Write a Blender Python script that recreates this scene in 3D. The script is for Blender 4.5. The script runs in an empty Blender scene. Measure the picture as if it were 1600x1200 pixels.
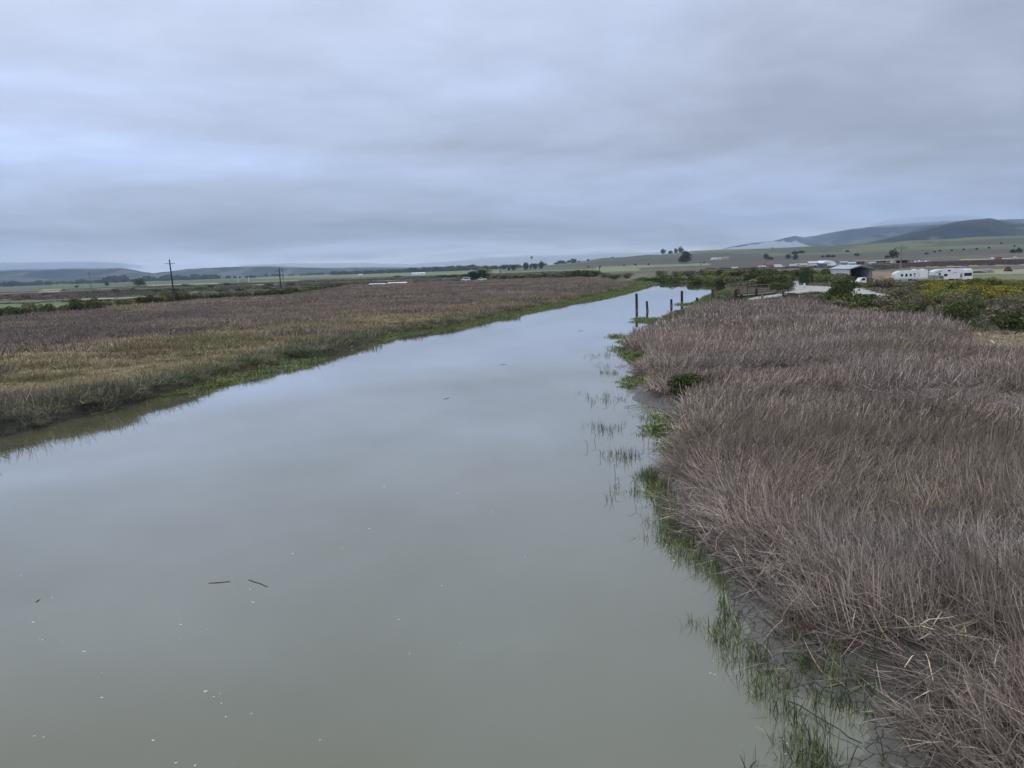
import bpy, math, random
import numpy as np
from mathutils import Matrix, Vector

random.seed(7)
RNG = np.random.default_rng(11)
S = bpy.context.scene
COL = S.collection

# ------------------------------------------------------------------ camera
CAM_H = 8.0
PITCH = math.atan(183 / 1200.0)
ROLL = math.radians(-2.0)
FPX = 1200.0
cam = bpy.data.cameras.new("camera")
cam_ob = bpy.data.objects.new("camera", cam)
COL.objects.link(cam_ob)
cam.sensor_width = 36.0
cam.lens = FPX / 1600 * 36
cam.clip_start = 0.1
cam.clip_end = 60000
RM = Matrix.Rotation(math.pi / 2 - PITCH, 4, 'X') @ Matrix.Rotation(ROLL, 4, 'Z')
cam_ob.matrix_world = Matrix.Translation((0, 0, CAM_H)) @ RM
S.camera = cam_ob
RN = np.array(RM.to_3x3())

# ------------------------------------------------------------------ light
SUN_EL, SUN_AZ = 52.0, 200.0        # behind the camera, under thick cloud
S.view_settings.view_transform = 'Standard'
S.view_settings.look = 'None'
S.view_settings.exposure = 0.16
S.view_settings.gamma = 1.0
S.cycles.use_denoising = True
S.cycles.max_bounces = 6
S.cycles.diffuse_bounces = 3
S.cycles.glossy_bounces = 3
S.cycles.transmission_bounces = 2
S.cycles.volume_bounces = 1
S.cycles.transparent_max_bounces = 8
S.cycles.caustics_reflective = False
S.cycles.caustics_refractive = False

sun = bpy.data.lights.new("sun", 'SUN')
sun.energy = 0.8
sun.angle = math.radians(35)
sun.color = (1.0, 0.96, 0.9)
sun_ob = bpy.data.objects.new("sun", sun)
COL.objects.link(sun_ob)
_a, _e = math.radians(SUN_AZ), math.radians(SUN_EL)
sdir = Vector((math.sin(_a) * math.cos(_e), math.cos(_a) * math.cos(_e), math.sin(_e)))
sun_ob.rotation_euler = sdir.to_track_quat('Z', 'Y').to_euler()
sun_ob.location = (0, 0, 60)


class NT:
    """tiny node-tree helper"""
    def __init__(s, tree):
        s.t = tree
        s.t.nodes.clear()

    def n(s, typ, **kw):
        nd = s.t.nodes.new(typ)
        for k, v in kw.items():
            if k.startswith('_'):
                i = k[1:]
                i = int(i) if i.isdigit() else i.replace('_', ' ')
                if hasattr(v, 'is_output'):
                    s.t.links.new(v, nd.inputs[i])
                else:
                    nd.inputs[i].default_value = v
            else:
                setattr(nd, k, v)
        return nd

    def l(s, a, b):
        s.t.links.new(a, b)

    def math(s, op, a, b=0.0, c=None, clamp=False):
        nd = s.n('ShaderNodeMath', operation=op, use_clamp=clamp)
        for i, v in enumerate((a, b) if c is None else (a, b, c)):
            if hasattr(v, 'is_output'):
                s.l(v, nd.inputs[i])
            else:
                nd.inputs[i].default_value = v
        return nd.outputs[0]

    def mix(s, fac, a, b, blend='MIX'):
        nd = s.n('ShaderNodeMix', data_type='RGBA', blend_type=blend)
        for i, v in ((0, fac), (6, a), (7, b)):
            if hasattr(v, 'is_output'):
                s.l(v, nd.inputs[i])
            else:
                nd.inputs[i].default_value = v if i == 0 else (*v, 1)
        return nd.outputs[2]

    def ramp(s, fac, stops):
        nd = s.n('ShaderNodeValToRGB')
        cr = nd.color_ramp
        while len(cr.elements) > 1:
            cr.elements.remove(cr.elements[-1])
        for i, (p, c) in enumerate(stops):
            e = cr.elements[0] if i == 0 else cr.elements.new(p)
            e.position = p
            c = (c, c, c) if isinstance(c, (int, float)) else c
            e.color = (*c, 1)
        s.l(fac, nd.inputs[0])
        return nd.outputs[0]


world = bpy.data.worlds.new("World")
S.world = world
world.use_nodes = True
w = NT(world.node_tree)
tc = w.n('ShaderNodeTexCoord')
sep = w.n('ShaderNodeSeparateXYZ', _0=tc.outputs['Generated'])
X, Y, Z = sep.outputs
zc = w.math('MAXIMUM', Z, 0.0)
den = w.math('ADD', zc, 0.10)
px_ = w.math('DIVIDE', X, den)
py_ = w.math('DIVIDE', Y, den)
pv = w.n('ShaderNodeCombineXYZ', _0=px_, _1=py_, _2=0.0).outputs[0]
# elevation gradient of the cloud deck (values x10, the Background strength is 0.1)
elev = w.ramp(zc, [(0.0, (4.0, 4.6, 5.9)), (0.008, (4.5, 5.1, 6.6)), (0.020, (3.9, 4.5, 5.9)), (0.05, (3.3, 3.8, 5.1)),
                   (0.10, (3.75, 4.35, 5.8)), (0.18, (4.4, 5.08, 6.7)), (0.33, (5.15, 5.87, 7.6)),
                   (0.60, (6.9, 7.5, 8.9)), (1.0, (8.0, 8.4, 9.4))])
mp = w.n('ShaderNodeMapping', _0=pv)
mp.inputs['Scale'].default_value = (0.34, 0.38, 1)
mp.inputs['Location'].default_value = (0.55, 0.2, 3.0)
n1 = w.n('ShaderNodeTexNoise', _Vector=mp.outputs[0], _Scale=1.0, _Detail=6.0, _Roughness=0.5, _Distortion=0.7).outputs[0]
n2 = w.n('ShaderNodeTexNoise', _Vector=pv, _Scale=1.5, _Detail=7.0, _Roughness=0.62, _Distortion=0.2).outputs[0]
f1 = w.n('ShaderNodeMapRange', _0=n1, _1=0.34, _2=0.68, _3=0.74, _4=1.27).outputs[0]
f2 = w.n('ShaderNodeMapRange', _0=n2, _1=0.3, _2=0.7, _3=0.90, _4=1.10).outputs[0]
# the west (left) side of the deck is thinner and brighter
f3 = w.n('ShaderNodeMapRange', _0=X, _1=-0.6, _2=0.6, _3=1.10, _4=0.93).outputs[0]
fac = w.math('MULTIPLY', w.math('MULTIPLY', f1, f2), f3)
cl = w.n('ShaderNodeVectorMath', operation='SCALE', _0=elev, _Scale=fac).outputs[0]
# blueness follows the thin parts
bl = w.n('ShaderNodeMapRange', _0=n1, _1=0.42, _2=0.66, _3=0.0, _4=1.0).outputs[0]
cl = w.mix(bl, cl, w.mix(1.0, cl, (0.955, 1.0, 1.075), 'MULTIPLY'))
cl = w.mix(w.math('SUBTRACT', 1.0, bl), cl, w.mix(1.0, cl, (1.03, 1.0, 0.965), 'MULTIPLY'))
# bright stratus line low on the horizon
hb = w.n('ShaderNodeCombineXYZ', _0=w.math('MULTIPLY', X, 5.0), _1=w.math('MULTIPLY', Z, 60.0), _2=0.0).outputs[0]
n3 = w.n('ShaderNodeTexNoise', _Vector=hb, _Scale=1.0, _Detail=5.0, _Roughness=0.6).outputs[0]
bm = w.math('MULTIPLY', w.ramp(zc, [(0.0, 0.5), (0.006, 1.0), (0.022, 0.75), (0.040, 0.0)]),
            w.n('ShaderNodeMapRange', _0=n3, _1=0.42, _2=0.60, _3=0.0, _4=1.0).outputs[0])
cl = w.mix(w.math('MULTIPLY', bm, 0.85), cl, (6.2, 6.9, 8.3))
sky = w.n('ShaderNodeTexSky', sky_type='NISHITA', sun_disc=False)
sky.sun_elevation = math.radians(SUN_EL)
sky.sun_rotation = math.radians(SUN_AZ)
full = w.mix(0.95, sky.outputs[0], cl)
bg = w.n('ShaderNodeBackground', _Color=full, _Strength=0.106)
wo = w.n('ShaderNodeOutputWorld', _Surface=bg.outputs[0])

# ------------------------------------------------------------------ maths helpers
def ray(px, py):
    d = np.array([(px - 800) / FPX, -(py - 600) / FPX, -1.0])
    return RN @ d

def W(px, py, z=0.0):
    """the point where the sight line through a measured spot meets height z"""
    d = ray(px, py)
    t = (z - CAM_H) / d[2]
    return np.array([d[0] * t, d[1] * t])

def Wl(pts, z=0.0):
    return np.array([W(a, b, z) for a, b in pts])

def lattice(ix, iy, seed):
    h = (ix.astype(np.int64) * 374761393 + iy.astype(np.int64) * 668265263 + seed * 1442695041) & 0x7fffffff
    h = ((h ^ (h >> 13)) * 1274126177) & 0x7fffffff
    return ((h ^ (h >> 16)) & 0xffff) / 65535.0

def vnoise(x, y, s, seed=0):
    x = np.asarray(x, float) / s; y = np.asarray(y, float) / s
    ix = np.floor(x); iy = np.floor(y)
    fx = x - ix; fy = y - iy
    fx = fx * fx * (3 - 2 * fx); fy = fy * fy * (3 - 2 * fy)
    a = lattice(ix, iy, seed); b = lattice(ix + 1, iy, seed)
    c = lattice(ix, iy + 1, seed); d = lattice(ix + 1, iy + 1, seed)
    return (a * (1 - fx) + b * fx) * (1 - fy) + (c * (1 - fx) + d * fx) * fy

def fbm(x, y, s, seed=0, o=3):
    r = 0; a = 1; t = 0
    for i in range(o):
        r = r + a * vnoise(x, y, s / 2 ** i, seed + i * 17); t += a; a *= .5
    return r / t

def sm(a, b, v):
    t = np.clip((v - a) / (b - a), 0, 1)
    return t * t * (3 - 2 * t)

def inpoly(poly, x, y):
    x = np.asarray(x, float); y = np.asarray(y, float)
    r = np.zeros(x.shape, bool); n = len(poly)
    for i in range(n):
        x0, y0 = poly[i]; x1, y1 = poly[(i + 1) % n]
        if y0 == y1: continue
        c = ((y0 > y) != (y1 > y)) & (x < (x1 - x0) * (y - y0) / (y1 - y0) + x0)
        r ^= c
    return r

# ------------------------------------------------------------------ the river
LEFT = [(0, 686), (45, 672), (85, 660), (150, 646), (212, 630), (245, 624), (275, 620), (325, 610), (360, 599), (400, 586),
        (440, 583), (462, 576), (475, 564), (500, 561), (530, 548), (560, 540), (580, 535), (637, 522), (680, 517),
        (725, 510), (775, 499), (830, 487), (880, 477), (937, 467), (977, 457), (1015, 446), (1021, 443), (1008, 440.8), (960, 439.6)]
FAR = [(960, 437.6), (1005, 437.6), (1060, 439), (1110, 441), (1133, 444), (1146, 449)]
RIGHT = [(1137, 454), (1107, 463), (1091, 471), (1085, 480), (1066, 486), (1045, 493), (1022, 505), (1003, 520), (985, 528), (967, 536),
         (978, 550), (993, 567), (983, 582), (981, 592), (987, 613), (984, 623), (1005, 633), (1035, 647), (1027, 660), (1003, 669),
         (1025, 677), (1043, 692), (1040, 707), (1014, 714), (1038, 725), (1011, 742), (1025, 757), (1041, 782),
         (1045, 806), (1064, 844), (1124, 905), (1146, 971), (1165, 1027), (1217, 1061), (1240, 1095), (1277, 1099),
         (1330, 1110), (1338, 1135), (1316, 1166), (1298, 1200)]
rl = Wl(LEFT); rf = Wl(FAR); rr = Wl(RIGHT)
RIV = np.vstack([[(-40, -60)], [(-36, 6)], rl, rf, rr, [(7.0, 7.0)], [(8.5, -5)], [(9, -60)]])
N_LEFT = 2 + len(rl)

def sdist(x, y):
    x = np.asarray(x, float); y = np.asarray(y, float)
    best = np.full(x.shape, 1e18); idx = np.zeros(x.shape, int)
    n = len(RIV)
    for i in range(n):
        ax, ay = RIV[i]; bx, by = RIV[(i + 1) % n]
        dx, dy = bx - ax, by - ay
        t = np.clip(((x - ax) * dx + (y - ay) * dy) / (dx * dx + dy * dy), 0, 1)
        q = (x - ax - t * dx) ** 2 + (y - ay - t * dy) ** 2
        m = q < best
        best = np.where(m, q, best); idx = np.where(m, i, idx)
    d = np.sqrt(best)
    d = np.where(inpoly(RIV, x, y), -d, d)
    return d, idx >= N_LEFT      # signed distance (land +), right bank?

# ridge line of the green hill, as bearing -> elevation
GREEN = [(-400, 470), (0, 452), (400, 438), (820, 418.5), (862, 413.5), (880, 412), (917, 407), (942, 403), (971, 402), (1010, 398), (1033, 397.5), (1067, 394), (1086, 391.5),
         (1140, 389.5), (1203, 388), (1262, 385), (1306, 384), (1350, 380), (1394, 379), (1418, 376), (1453, 375), (1526, 370), (1600, 368), (1800, 362)]
def bearing(px, py):
    d = ray(px, py)
    return math.atan2(d[0], d[1]), d[2] / math.hypot(d[0], d[1])
GB = np.array([bearing(a, b) for a, b in GREEN])
HR0, HR1 = 800.0, 2300.0

def hill(x, y):
    r = np.hypot(x, y); az = np.arctan2(x, y)
    te = np.interp(az, GB[:, 0], GB[:, 1], left=-0.01, right=GB[-1, 1])
    zr = np.maximum(CAM_H + HR1 * te - 1.0, 0)
    s = np.clip((r - HR0) / (HR1 - HR0), 0, 1)
    base = s ** 1.25
    w_ = fbm(x, y, 420, 5, 3) - .5
    up = zr * np.clip(base + w_ * .55 * np.sin(np.pi * s), 0, 1)
    down = 1 - 0.6 * sm(HR1, HR1 + 1500, r)
    return np.where(r < HR1, up, zr * down)

_SH = [(0, 686, 0), (212, 630, 0), (250, 624, 1.0), (325, 610, 2.3), (450, 580, 2.3), (475, 564, .9), (530, 548, .3), (572, 537, .3), (592, 533, 1.6), (637, 522, 1.6), (725, 510, 2.4), (775, 499, 2.4), (880, 477, 4), (1015, 446, 6)]
_SHA = np.array([math.atan2(*W(a, b)) for a, b, c in _SH]); _SHW = np.array([c for a, b, c in _SH])
def shelf(x, y):
    """width of the low green shelf in front of the left marsh's step"""
    return np.interp(np.arctan2(x, y), _SHA, _SHW) * (.6 + .8 * fbm(x, y, 5, 151, 2))

def sdn(x, y):
    d, right = sdist(x, y)
    return d + (fbm(x, y, 1.6, 3, 3) - .5) * np.clip(np.hypot(x, y) / 40, .35, 1.2), right

def H(x, y):
    x = np.asarray(x, float); y = np.asarray(y, float)
    d, right = sdist(x, y)
    r = np.hypot(x, y)
    d = d + (fbm(x, y, 1.6, 3, 3) - .5) * np.clip(r / 40, .35, 1.2)
    wd = np.where(right, np.where(r < 45, 3.0, 1.6), .7 + 2.2 * sm(.35, .6, vnoise(x, y, 14, 9)) * sm(45, 65, r))
    sh = shelf(x, y)
    zl = .14 * sm(0, .5, d) * (sh > .2) + (.5 + .35 * (1 - sm(45, 75, r))) * sm(0, 1, (d - sh) / .8)
    z = np.where(right, 0.55 * sm(0, 1, d / wd), zl) + 0.35 * sm(25, 120, d)
    z += (fbm(x, y, 3.2, 21, 3) - .5) * .34 * sm(2, 6, d) * (1 - sm(400, 900, r))
    z = np.where(d < 0, np.maximum(-1.0, d * .35), z)
    # small lumps on the bare mud
    z += (fbm(x, y, .5, 31, 3) - .5) * .07 * (1 - sm(2, 5, d)) * (d > -1.5)
    return z + hill(x, y)

TS = np.concatenate([np.geomspace(6, 9000, 3000)])
def at(px, py):
    """where the sight line through a measured spot first meets the ground"""
    d = ray(px, py); u = d / math.hypot(d[0], d[1])
    X_ = u[0] * TS; Y_ = u[1] * TS; Z_ = CAM_H + u[2] * TS
    below = Z_ < H(X_, Y_)
    if not below.any():
        k = -1
    else:
        k = int(np.argmax(below))
    return float(X_[k]), float(Y_[k])

def atz(px, py):
    x, y = at(px, py)
    return x, y, float(H(x, y))

# ------------------------------------------------------------------ materials
MATS = {}
def mat(name, col=(.5, .5, .5), rough=.7, var=0.25, scale=3.0, metal=0.0, bump=0.0, attr=None, objcol=False, spec=.3, detail_scale=None):
    if name in MATS: return MATS[name]
    m = bpy.data.materials.new(name); m.use_nodes = True
    t = NT(m.node_tree)
    if attr == 'veg':
        a = t.n('ShaderNodeAttribute', attribute_name='Col', attribute_type='GEOMETRY').outputs[0]
        b = t.n('ShaderNodeAttribute', attribute_name='tint', attribute_type='INSTANCER').outputs[0]
        c = t.mix(1.0, a, b, 'MULTIPLY')
    elif attr == 'obj':
        a = t.n('ShaderNodeAttribute', attribute_name='Col', attribute_type='GEOMETRY').outputs[0]
        oi = t.n('ShaderNodeObjectInfo')
        c = t.mix(1.0, a, oi.outputs['Color'], 'MULTIPLY')
    else:
        co = t.n('ShaderNodeTexCoord').outputs['Object']
        nz = t.n('ShaderNodeTexNoise', _Vector=co, _Scale=scale, _Detail=6.0, _Roughness=.65).outputs[0]
        f = t.n('ShaderNodeMapRange', _0=nz, _1=.3, _2=.7, _3=1 - var, _4=1 + var).outputs[0]
        if objcol:
            base = t.n('ShaderNodeObjectInfo').outputs['Color']
        else:
            base = t.n('ShaderNodeRGB').outputs[0]; base.default_value = (*col, 1)
        c = t.n('ShaderNodeVectorMath', operation='SCALE', _0=base, _Scale=f).outputs[0]
    p = t.n('ShaderNodeBsdfPrincipled', _Base_Color=c, _Roughness=rough, _Metallic=metal)
    p.inputs['Specular IOR Level'].default_value = spec
    if bump and attr is None:
        bn = t.n('ShaderNodeBump', _Height=nz, _Strength=bump, _Distance=.02)
        t.l(bn.outputs[0], p.inputs['Normal'])
    t.n('ShaderNodeOutputMaterial', _Surface=p.outputs[0])
    MATS[name] = m
    return m

# ------------------------------------------------------------------ mesh helpers
def mesh_np(name, V, F, colr=None, mats=(), smooth=False, extra=None):
    """V (n,3), F (m,k) array or list of faces; colr (n,3) point colours"""
    me = bpy.data.meshes.new(name)
    V = np.asarray(V, np.float32)
    F = np.asarray(F, np.int32); k = F.shape[1]
    me.vertices.add(len(V)); me.vertices.foreach_set('co', V.ravel())
    me.loops.add(F.size); me.loops.foreach_set('vertex_index', F.ravel())
    me.polygons.add(len(F))
    me.polygons.foreach_set('loop_start', np.arange(0, F.size, k, dtype=np.int32))
    me.polygons.foreach_set('loop_total', np.full(len(F), k, np.int32))
    if smooth: me.polygons.foreach_set('use_smooth', np.ones(len(F), bool))
    me.update(calc_edges=True)
    if colr is not None:
        a = me.attributes.new('Col', 'FLOAT_COLOR', 'POINT')
        c = np.ones((len(V), 4), np.float32); c[:, :3] = colr
        a.data.foreach_set('color', c.ravel())
    for nm, arr in (extra or {}).items():
        a = me.attributes.new(nm, 'FLOAT', 'POINT'); a.data.foreach_set('value', np.asarray(arr, np.float32))
    for m in mats: me.materials.append(m)
    return me

def tag(o, label=None, cat=None, group=None, kind=None):
    if label: o['label'] = label
    if cat: o['category'] = cat
    if group: o['group'] = group
    if kind: o['kind'] = kind
    return o

def link(name, me, parent=None):
    o = bpy.data.objects.new(name, me); COL.objects.link(o)
    if parent is not None: o.parent = parent
    return o

def thing(name, label, cat, loc=(0, 0, 0), rz=0.0, group=None):
    o = bpy.data.objects.new(name, None); COL.objects.link(o)
    o.empty_display_size = .2
    o.location = loc; o.rotation_euler = (0, 0, rz)
    return tag(o, label, cat, group)

class MB:
    """collects boxes, tubes and prisms into one mesh"""
    def __init__(s): s.v = []; s.f = []; s.m = []; s.mats = []
    def mi(s, m):
        if m not in s.mats: s.mats.append(m)
        return s.mats.index(m)
    def add(s, vs, fs, m):
        b = len(s.v); s.v += [tuple(v) for v in vs]; i = s.mi(m)
        for f in fs: s.f.append([b + q for q in f]); s.m.append(i)
    def box(s, c, d, m, rot=None, taper=1.0):
        x, y, z = d[0] / 2, d[1] / 2, d[2] / 2
        vs = [Vector((sx * x * (taper if sz > 0 else 1), sy * y * (taper if sz > 0 else 1), sz * z)) for sz in (-1, 1) for sy in (-1, 1) for sx in (-1, 1)]
        if rot is not None: vs = [rot @ v for v in vs]
        vs = [v + Vector(c) for v in vs]
        s.add(vs, [(0, 2, 3, 1), (4, 5, 7, 6), (0, 1, 5, 4), (2, 6, 7, 3), (0, 4, 6, 2), (1, 3, 7, 5)], m)
        return s
    def tube(s, a, b, r0, r1, m, n=10, cap=True, jit=0.0):
        a, b = Vector(a), Vector(b); q = (b - a).to_track_quat('Z', 'Y'); vs = []
        for k, (c, r) in enumerate(((a, r0), (b, r1))):
            for i in range(n):
                t = 2 * math.pi * i / n
                rr_ = r * (1 + random.uniform(-jit, jit))
                vs.append(c + q @ Vector((rr_ * math.cos(t), rr_ * math.sin(t), 0)))
        fs = [(i, (i + 1) % n, n + (i + 1) % n, n + i) for i in range(n)]
        if cap: fs += [tuple(range(n - 1, -1, -1)), tuple(range(n, 2 * n))]
        s.add(vs, fs, m); return s
    def prism(s, prof, y0, y1, m, axis='Y'):
        """profile of (x,z) points extruded along y (or (y,z) along x)"""
        n = len(prof)
        if axis == 'Y': vs = [(p[0], y0, p[1]) for p in prof] + [(p[0], y1, p[1]) for p in prof]
        else: vs = [(y0, p[0], p[1]) for p in prof] + [(y1, p[0], p[1]) for p in prof]
        fs = [tuple(range(n)), tuple(range(2 * n - 1, n - 1, -1))] + [(i, n + i, n + (i + 1) % n, (i + 1) % n) for i in range(n)]
        s.add(vs, fs, m); return s
    def lathe(s, prof, m, n=14, c=(0, 0, 0)):
        vs = []
        for r, z in prof:
            for i in range(n):
                t = 2 * math.pi * i / n; vs.append((c[0] + r * math.cos(t), c[1] + r * math.sin(t), c[2] + z))
        fs = []
        for k in range(len(prof) - 1):
            for i in range(n):
                fs.append((k * n + i, k * n + (i + 1) % n, (k + 1) * n + (i + 1) % n, (k + 1) * n + i))
        s.add(vs, fs, m); return s
    def build(s, name, parent=None, smooth=False):
        me = bpy.data.meshes.new(name)
        me.from_pydata(s.v, [], s.f)
        for m in s.mats: me.materials.append(m)
        me.polygons.foreach_set('material_index', np.array(s.m, np.int32))
        if smooth: me.polygons.foreach_set('use_smooth', np.ones(len(s.f), bool))
        me.update()
        return link(name, me, parent)

# ------------------------------------------------------------------ ground sheet
def ground():
    fine = np.radians(np.linspace(-47, 47, 861))
    rest = np.radians(np.linspace(47, 313, 60))[1:-1]
    A = np.concatenate([fine, rest]); na = len(A)
    R_ = np.concatenate([[0.6], np.geomspace(2.5, 60, 330), np.geomspace(60, 9000, 400)[1:]]); nr = len(R_)
    a, r = np.meshgrid(A, R_)
    x = (r * np.sin(a)).ravel(); y = (r * np.cos(a)).ravel()
    z = H(x, y)
    d, right = sdist(x, y)
    r = r.ravel()
    V = np.stack([x, y, z], 1)
    i = np.arange(nr - 1)[:, None] * na; j = np.arange(na)[None]; j2 = (j + 1) % na
    F = np.stack([i + j, i + j2, i + na + j2, i + na + j], -1).reshape(-1, 4)
    F = F[:, ::-1]
    n1 = fbm(x, y, 9, 41, 4)[:, None]; n2 = fbm(x, y, 60, 43, 3)[:, None]; n0 = fbm(x, y, 1.2, 44, 3)[:, None]
    c = np.zeros((len(x), 3))
    soilL = np.array([.115, .092, .055]); soilR_shaded = np.array([.024, .020, .016]); mud = np.array([.135, .128, .108])  # right soil: dark organic mud, blackened further to paint shade between the reeds
    c[:] = np.where(right[:, None], soilR_shaded, soilL) * (0.75 + .5 * n1)
    # farmland beyond the marsh: strips of pasture, fallow and scrub lying across the view
    g1 = np.array([.150, .190, .075]); g2 = np.array([.115, .120, .070]); tan = np.array([.30, .265, .20]); brn = np.array([.13, .098, .082])
    st = fbm(x * .16 + n2[:, 0] * 8, y, 46, 51, 4)[:, None]
    fld = np.where(st < .40, g2, np.where(st < .50, brn * 1.1, np.where(st < .56, g1 * 1.15, np.where(st < .585, tan, g2 * 1.25))))
    rural = sm(-1, 1, (r - 190))[:, None] * np.ones(3)
    c = c * (1 - rural) + fld * .68 * rural
    # far plain: pale green
    far = sm(900, 1500, r)[:, None]
    c = c * (1 - far) + np.array([.100, .128, .058]) * (.8 + .4 * n2) * far
    az = np.arctan2(x, y)
    # slopes of the hill
    hz = hill(x, y)
    up = sm(1, 5, hz)[:, None]
    s1 = fbm(x * .7, y * .45, 120, 61, 4)[:, None]
    hg = np.where(s1 < .45, np.array([.100, .098, .066]), np.where(s1 < .56, np.array([.095, .130, .058]), np.array([.170, .185, .090])))
    hg = hg * (.85 + .3 * fbm(x, y, 25, 62, 3)[:, None])
    low = (1 - sm(6, 14, hz))[:, None] * sm(.02, .2, az)[:, None]
    hg = hg * (1 - low * .7) + np.array([.115, .100, .082]) * low * .7
    hg = hg * .72
    c = c * (1 - up) + hg * up
    for pts, colr, soft in FIELDS:
        P = np.array([at(a_, b_) for a_, b_ in pts])
        m = inpoly(P, x + (n1[:, 0] - .5) * soft, y + (n1[:, 0] - .5) * soft * 2)[:, None]
        c = np.where(m, np.array(colr) * (.75 + .5 * fbm(x, y, 14, 77, 3)[:, None]), c)
    mudm = (1 - sm(.4, 2.6, d + (n0[:, 0] - .5) * 2))[:, None] * sm(-3.0, -1.5, d)[:, None]
    mudm = np.maximum(mudm, (d < 0)[:, None] * 1.0)
    mud_and_shade = np.where(((~right) & (d > -.4))[:, None], np.array([.055, .050, .036]), mud)  # left bank's mud darkened to paint in the shade of its undercut
    c = c * (1 - mudm) + mud_and_shade * (.75 + .5 * n0) * mudm
    c *= (.85 + .3 * n0)
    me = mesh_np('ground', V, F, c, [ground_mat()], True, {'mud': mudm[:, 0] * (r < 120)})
    tag(link('ground', me), kind='structure')

def ground_mat():
    m = bpy.data.materials.new('ground_soil'); m.use_nodes = True
    t = NT(m.node_tree)
    a = t.n('ShaderNodeAttribute', attribute_name='Col', attribute_type='GEOMETRY').outputs[0]
    mu = t.n('ShaderNodeAttribute', attribute_name='mud', attribute_type='GEOMETRY').outputs['Fac']
    pos = t.n('ShaderNodeNewGeometry').outputs['Position']
    nz = t.n('ShaderNodeTexNoise', _Vector=pos, _Scale=2.2, _Detail=9.0, _Roughness=.7).outputs[0]
    f = t.n('ShaderNodeMapRange', _0=nz, _1=.3, _2=.7, _3=.78, _4=1.22).outputs[0]
    wob = t.n('ShaderNodeTexNoise', _Vector=pos, _Scale=3.0, _Detail=3.0).outputs[1]
    pv_ = t.n('ShaderNodeVectorMath', operation='MULTIPLY_ADD', _0=wob, _1=(.34, .34, 0), _2=pos).outputs[0]
    vo = t.n('ShaderNodeTexVoronoi', feature='DISTANCE_TO_EDGE', _Vector=pv_, _Scale=3.6, _Randomness=1.0).outputs['Distance']
    cr = t.n('ShaderNodeMapRange', _0=vo, _1=.0, _2=.05, _3=0.0, _4=1.0).outputs[0]
    crm = t.math('SUBTRACT', 1.0, t.math('MULTIPLY', t.math('SUBTRACT', 1.0, cr), mu))
    c = t.n('ShaderNodeVectorMath', operation='SCALE', _0=a, _Scale=t.math('MULTIPLY', f, t.math('MULTIPLY_ADD', crm, .62, .38))).outputs[0]
    hgt = t.math('ADD', t.math('MULTIPLY', crm, .6), t.math('MULTIPLY', nz, .5))
    bn = t.n('ShaderNodeBump', _Height=hgt, _Strength=.8, _Distance=.05)
    ro = t.math('SUBTRACT', .92, t.math('MULTIPLY', mu, .35))
    p = t.n('ShaderNodeBsdfPrincipled', _Base_Color=c, _Roughness=ro, _Normal=bn.outputs[0])
    p.inputs['Specular IOR Level'].default_value = .3
    t.n('ShaderNodeOutputMaterial', _Surface=p.outputs[0])
    return m

FIELDS = [
    # left side, nearer fields
    ([(-200, 500), (0, 496), (150, 486), (150, 474), (60, 474), (-200, 482)], (.135, .165, .065), 3),
    ([(-200, 466), (75, 466), (110, 458), (-200, 462)], (.13, .095, .085), 4),
    ([(-200, 461), (60, 459.5), (72, 453), (-200, 456)], (.15, .11, .10), 4),
    ([(128, 468.2), (210, 466.6), (290, 464.6), (290, 463.2), (200, 465), (128, 466.8)], (.36, .32, .26), 1),
    ([(60, 457), (90, 456.5), (105, 451.2), (68, 452.4)], (.36, .32, .24), 2),
    ([(215, 466), (270, 464), (290, 461), (215, 461.6)], (.13, .095, .075), 2),
    ([(232, 447.5), (340, 444), (340, 442), (232, 445)], (.33, .32, .20), 6),
    ([(395, 447), (470, 441), (470, 437), (395, 440)], (.26, .28, .15), 6),
    ([(400, 436), (560, 433), (780, 428), (780, 422), (560, 427), (400, 430)], (.16, .185, .085), 10),
    ([(480, 441), (700, 434.5), (700, 431), (480, 436)], (.13, .11, .085), 6),
    ([(575, 442), (735, 438), (735, 435.5), (575, 439)], (.22, .18, .14), 2),
    ([(770, 430), (1000, 423), (1000, 419), (770, 425)], (.20, .23, .10), 10),
    ([(300, 457), (420, 452), (420, 450.5), (300, 455)], (.33, .31, .22), 3),
    ([(150, 452), (210, 450.5), (205, 448.8), (150, 450)], (.30, .29, .19), 4),
    ([(-100, 470), (60, 468), (60, 466.5), (-100, 468)], (.28, .26, .20), 3),
    ([(480, 446), (560, 443), (560, 441.5), (480, 444)], (.24, .24, .13), 3),
    # right side
    ([(930, 421), (1110, 414.5), (1110, 411), (930, 417.5)], (.19, .21, .11), 10),
    ([(1100, 422), (1620, 412), (1720, 410), (1720, 400), (1600, 403.5), (1430, 408), (1100, 417)], (.085, .068, .060), 3),
    ([(1420, 418), (1620, 414), (1620, 412.6), (1400, 416.3)], (.30, .27, .19), 1),
    ([(1500, 430), (1700, 428), (1700, 420), (1515, 421)], (.25, .235, .14), 2),
    ([(1510, 440), (1700, 438), (1700, 428), (1500, 431)], (.15, .17, .085), 2),
    ([(1362, 432), (1396, 431), (1396, 424), (1362, 424)], (.22, .155, .11), 2),
    ([(1500, 406.6), (1640, 402.5), (1640, 401.6), (1500, 405.3)], (.36, .33, .25), 1),
    ([(1205, 426.5), (1226, 426), (1226, 423.0), (1203, 422.6)], (.36, .35, .32), 1),
    ([(1262, 432), (1288, 431), (1288, 425), (1264, 424.6)], (.36, .35, .32), 1),
    ([(1485, 545), (1530, 549), (1750, 560), (1750, 512), (1560, 508), (1500, 515)], (.21, .165, .11), 2),
]

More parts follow.
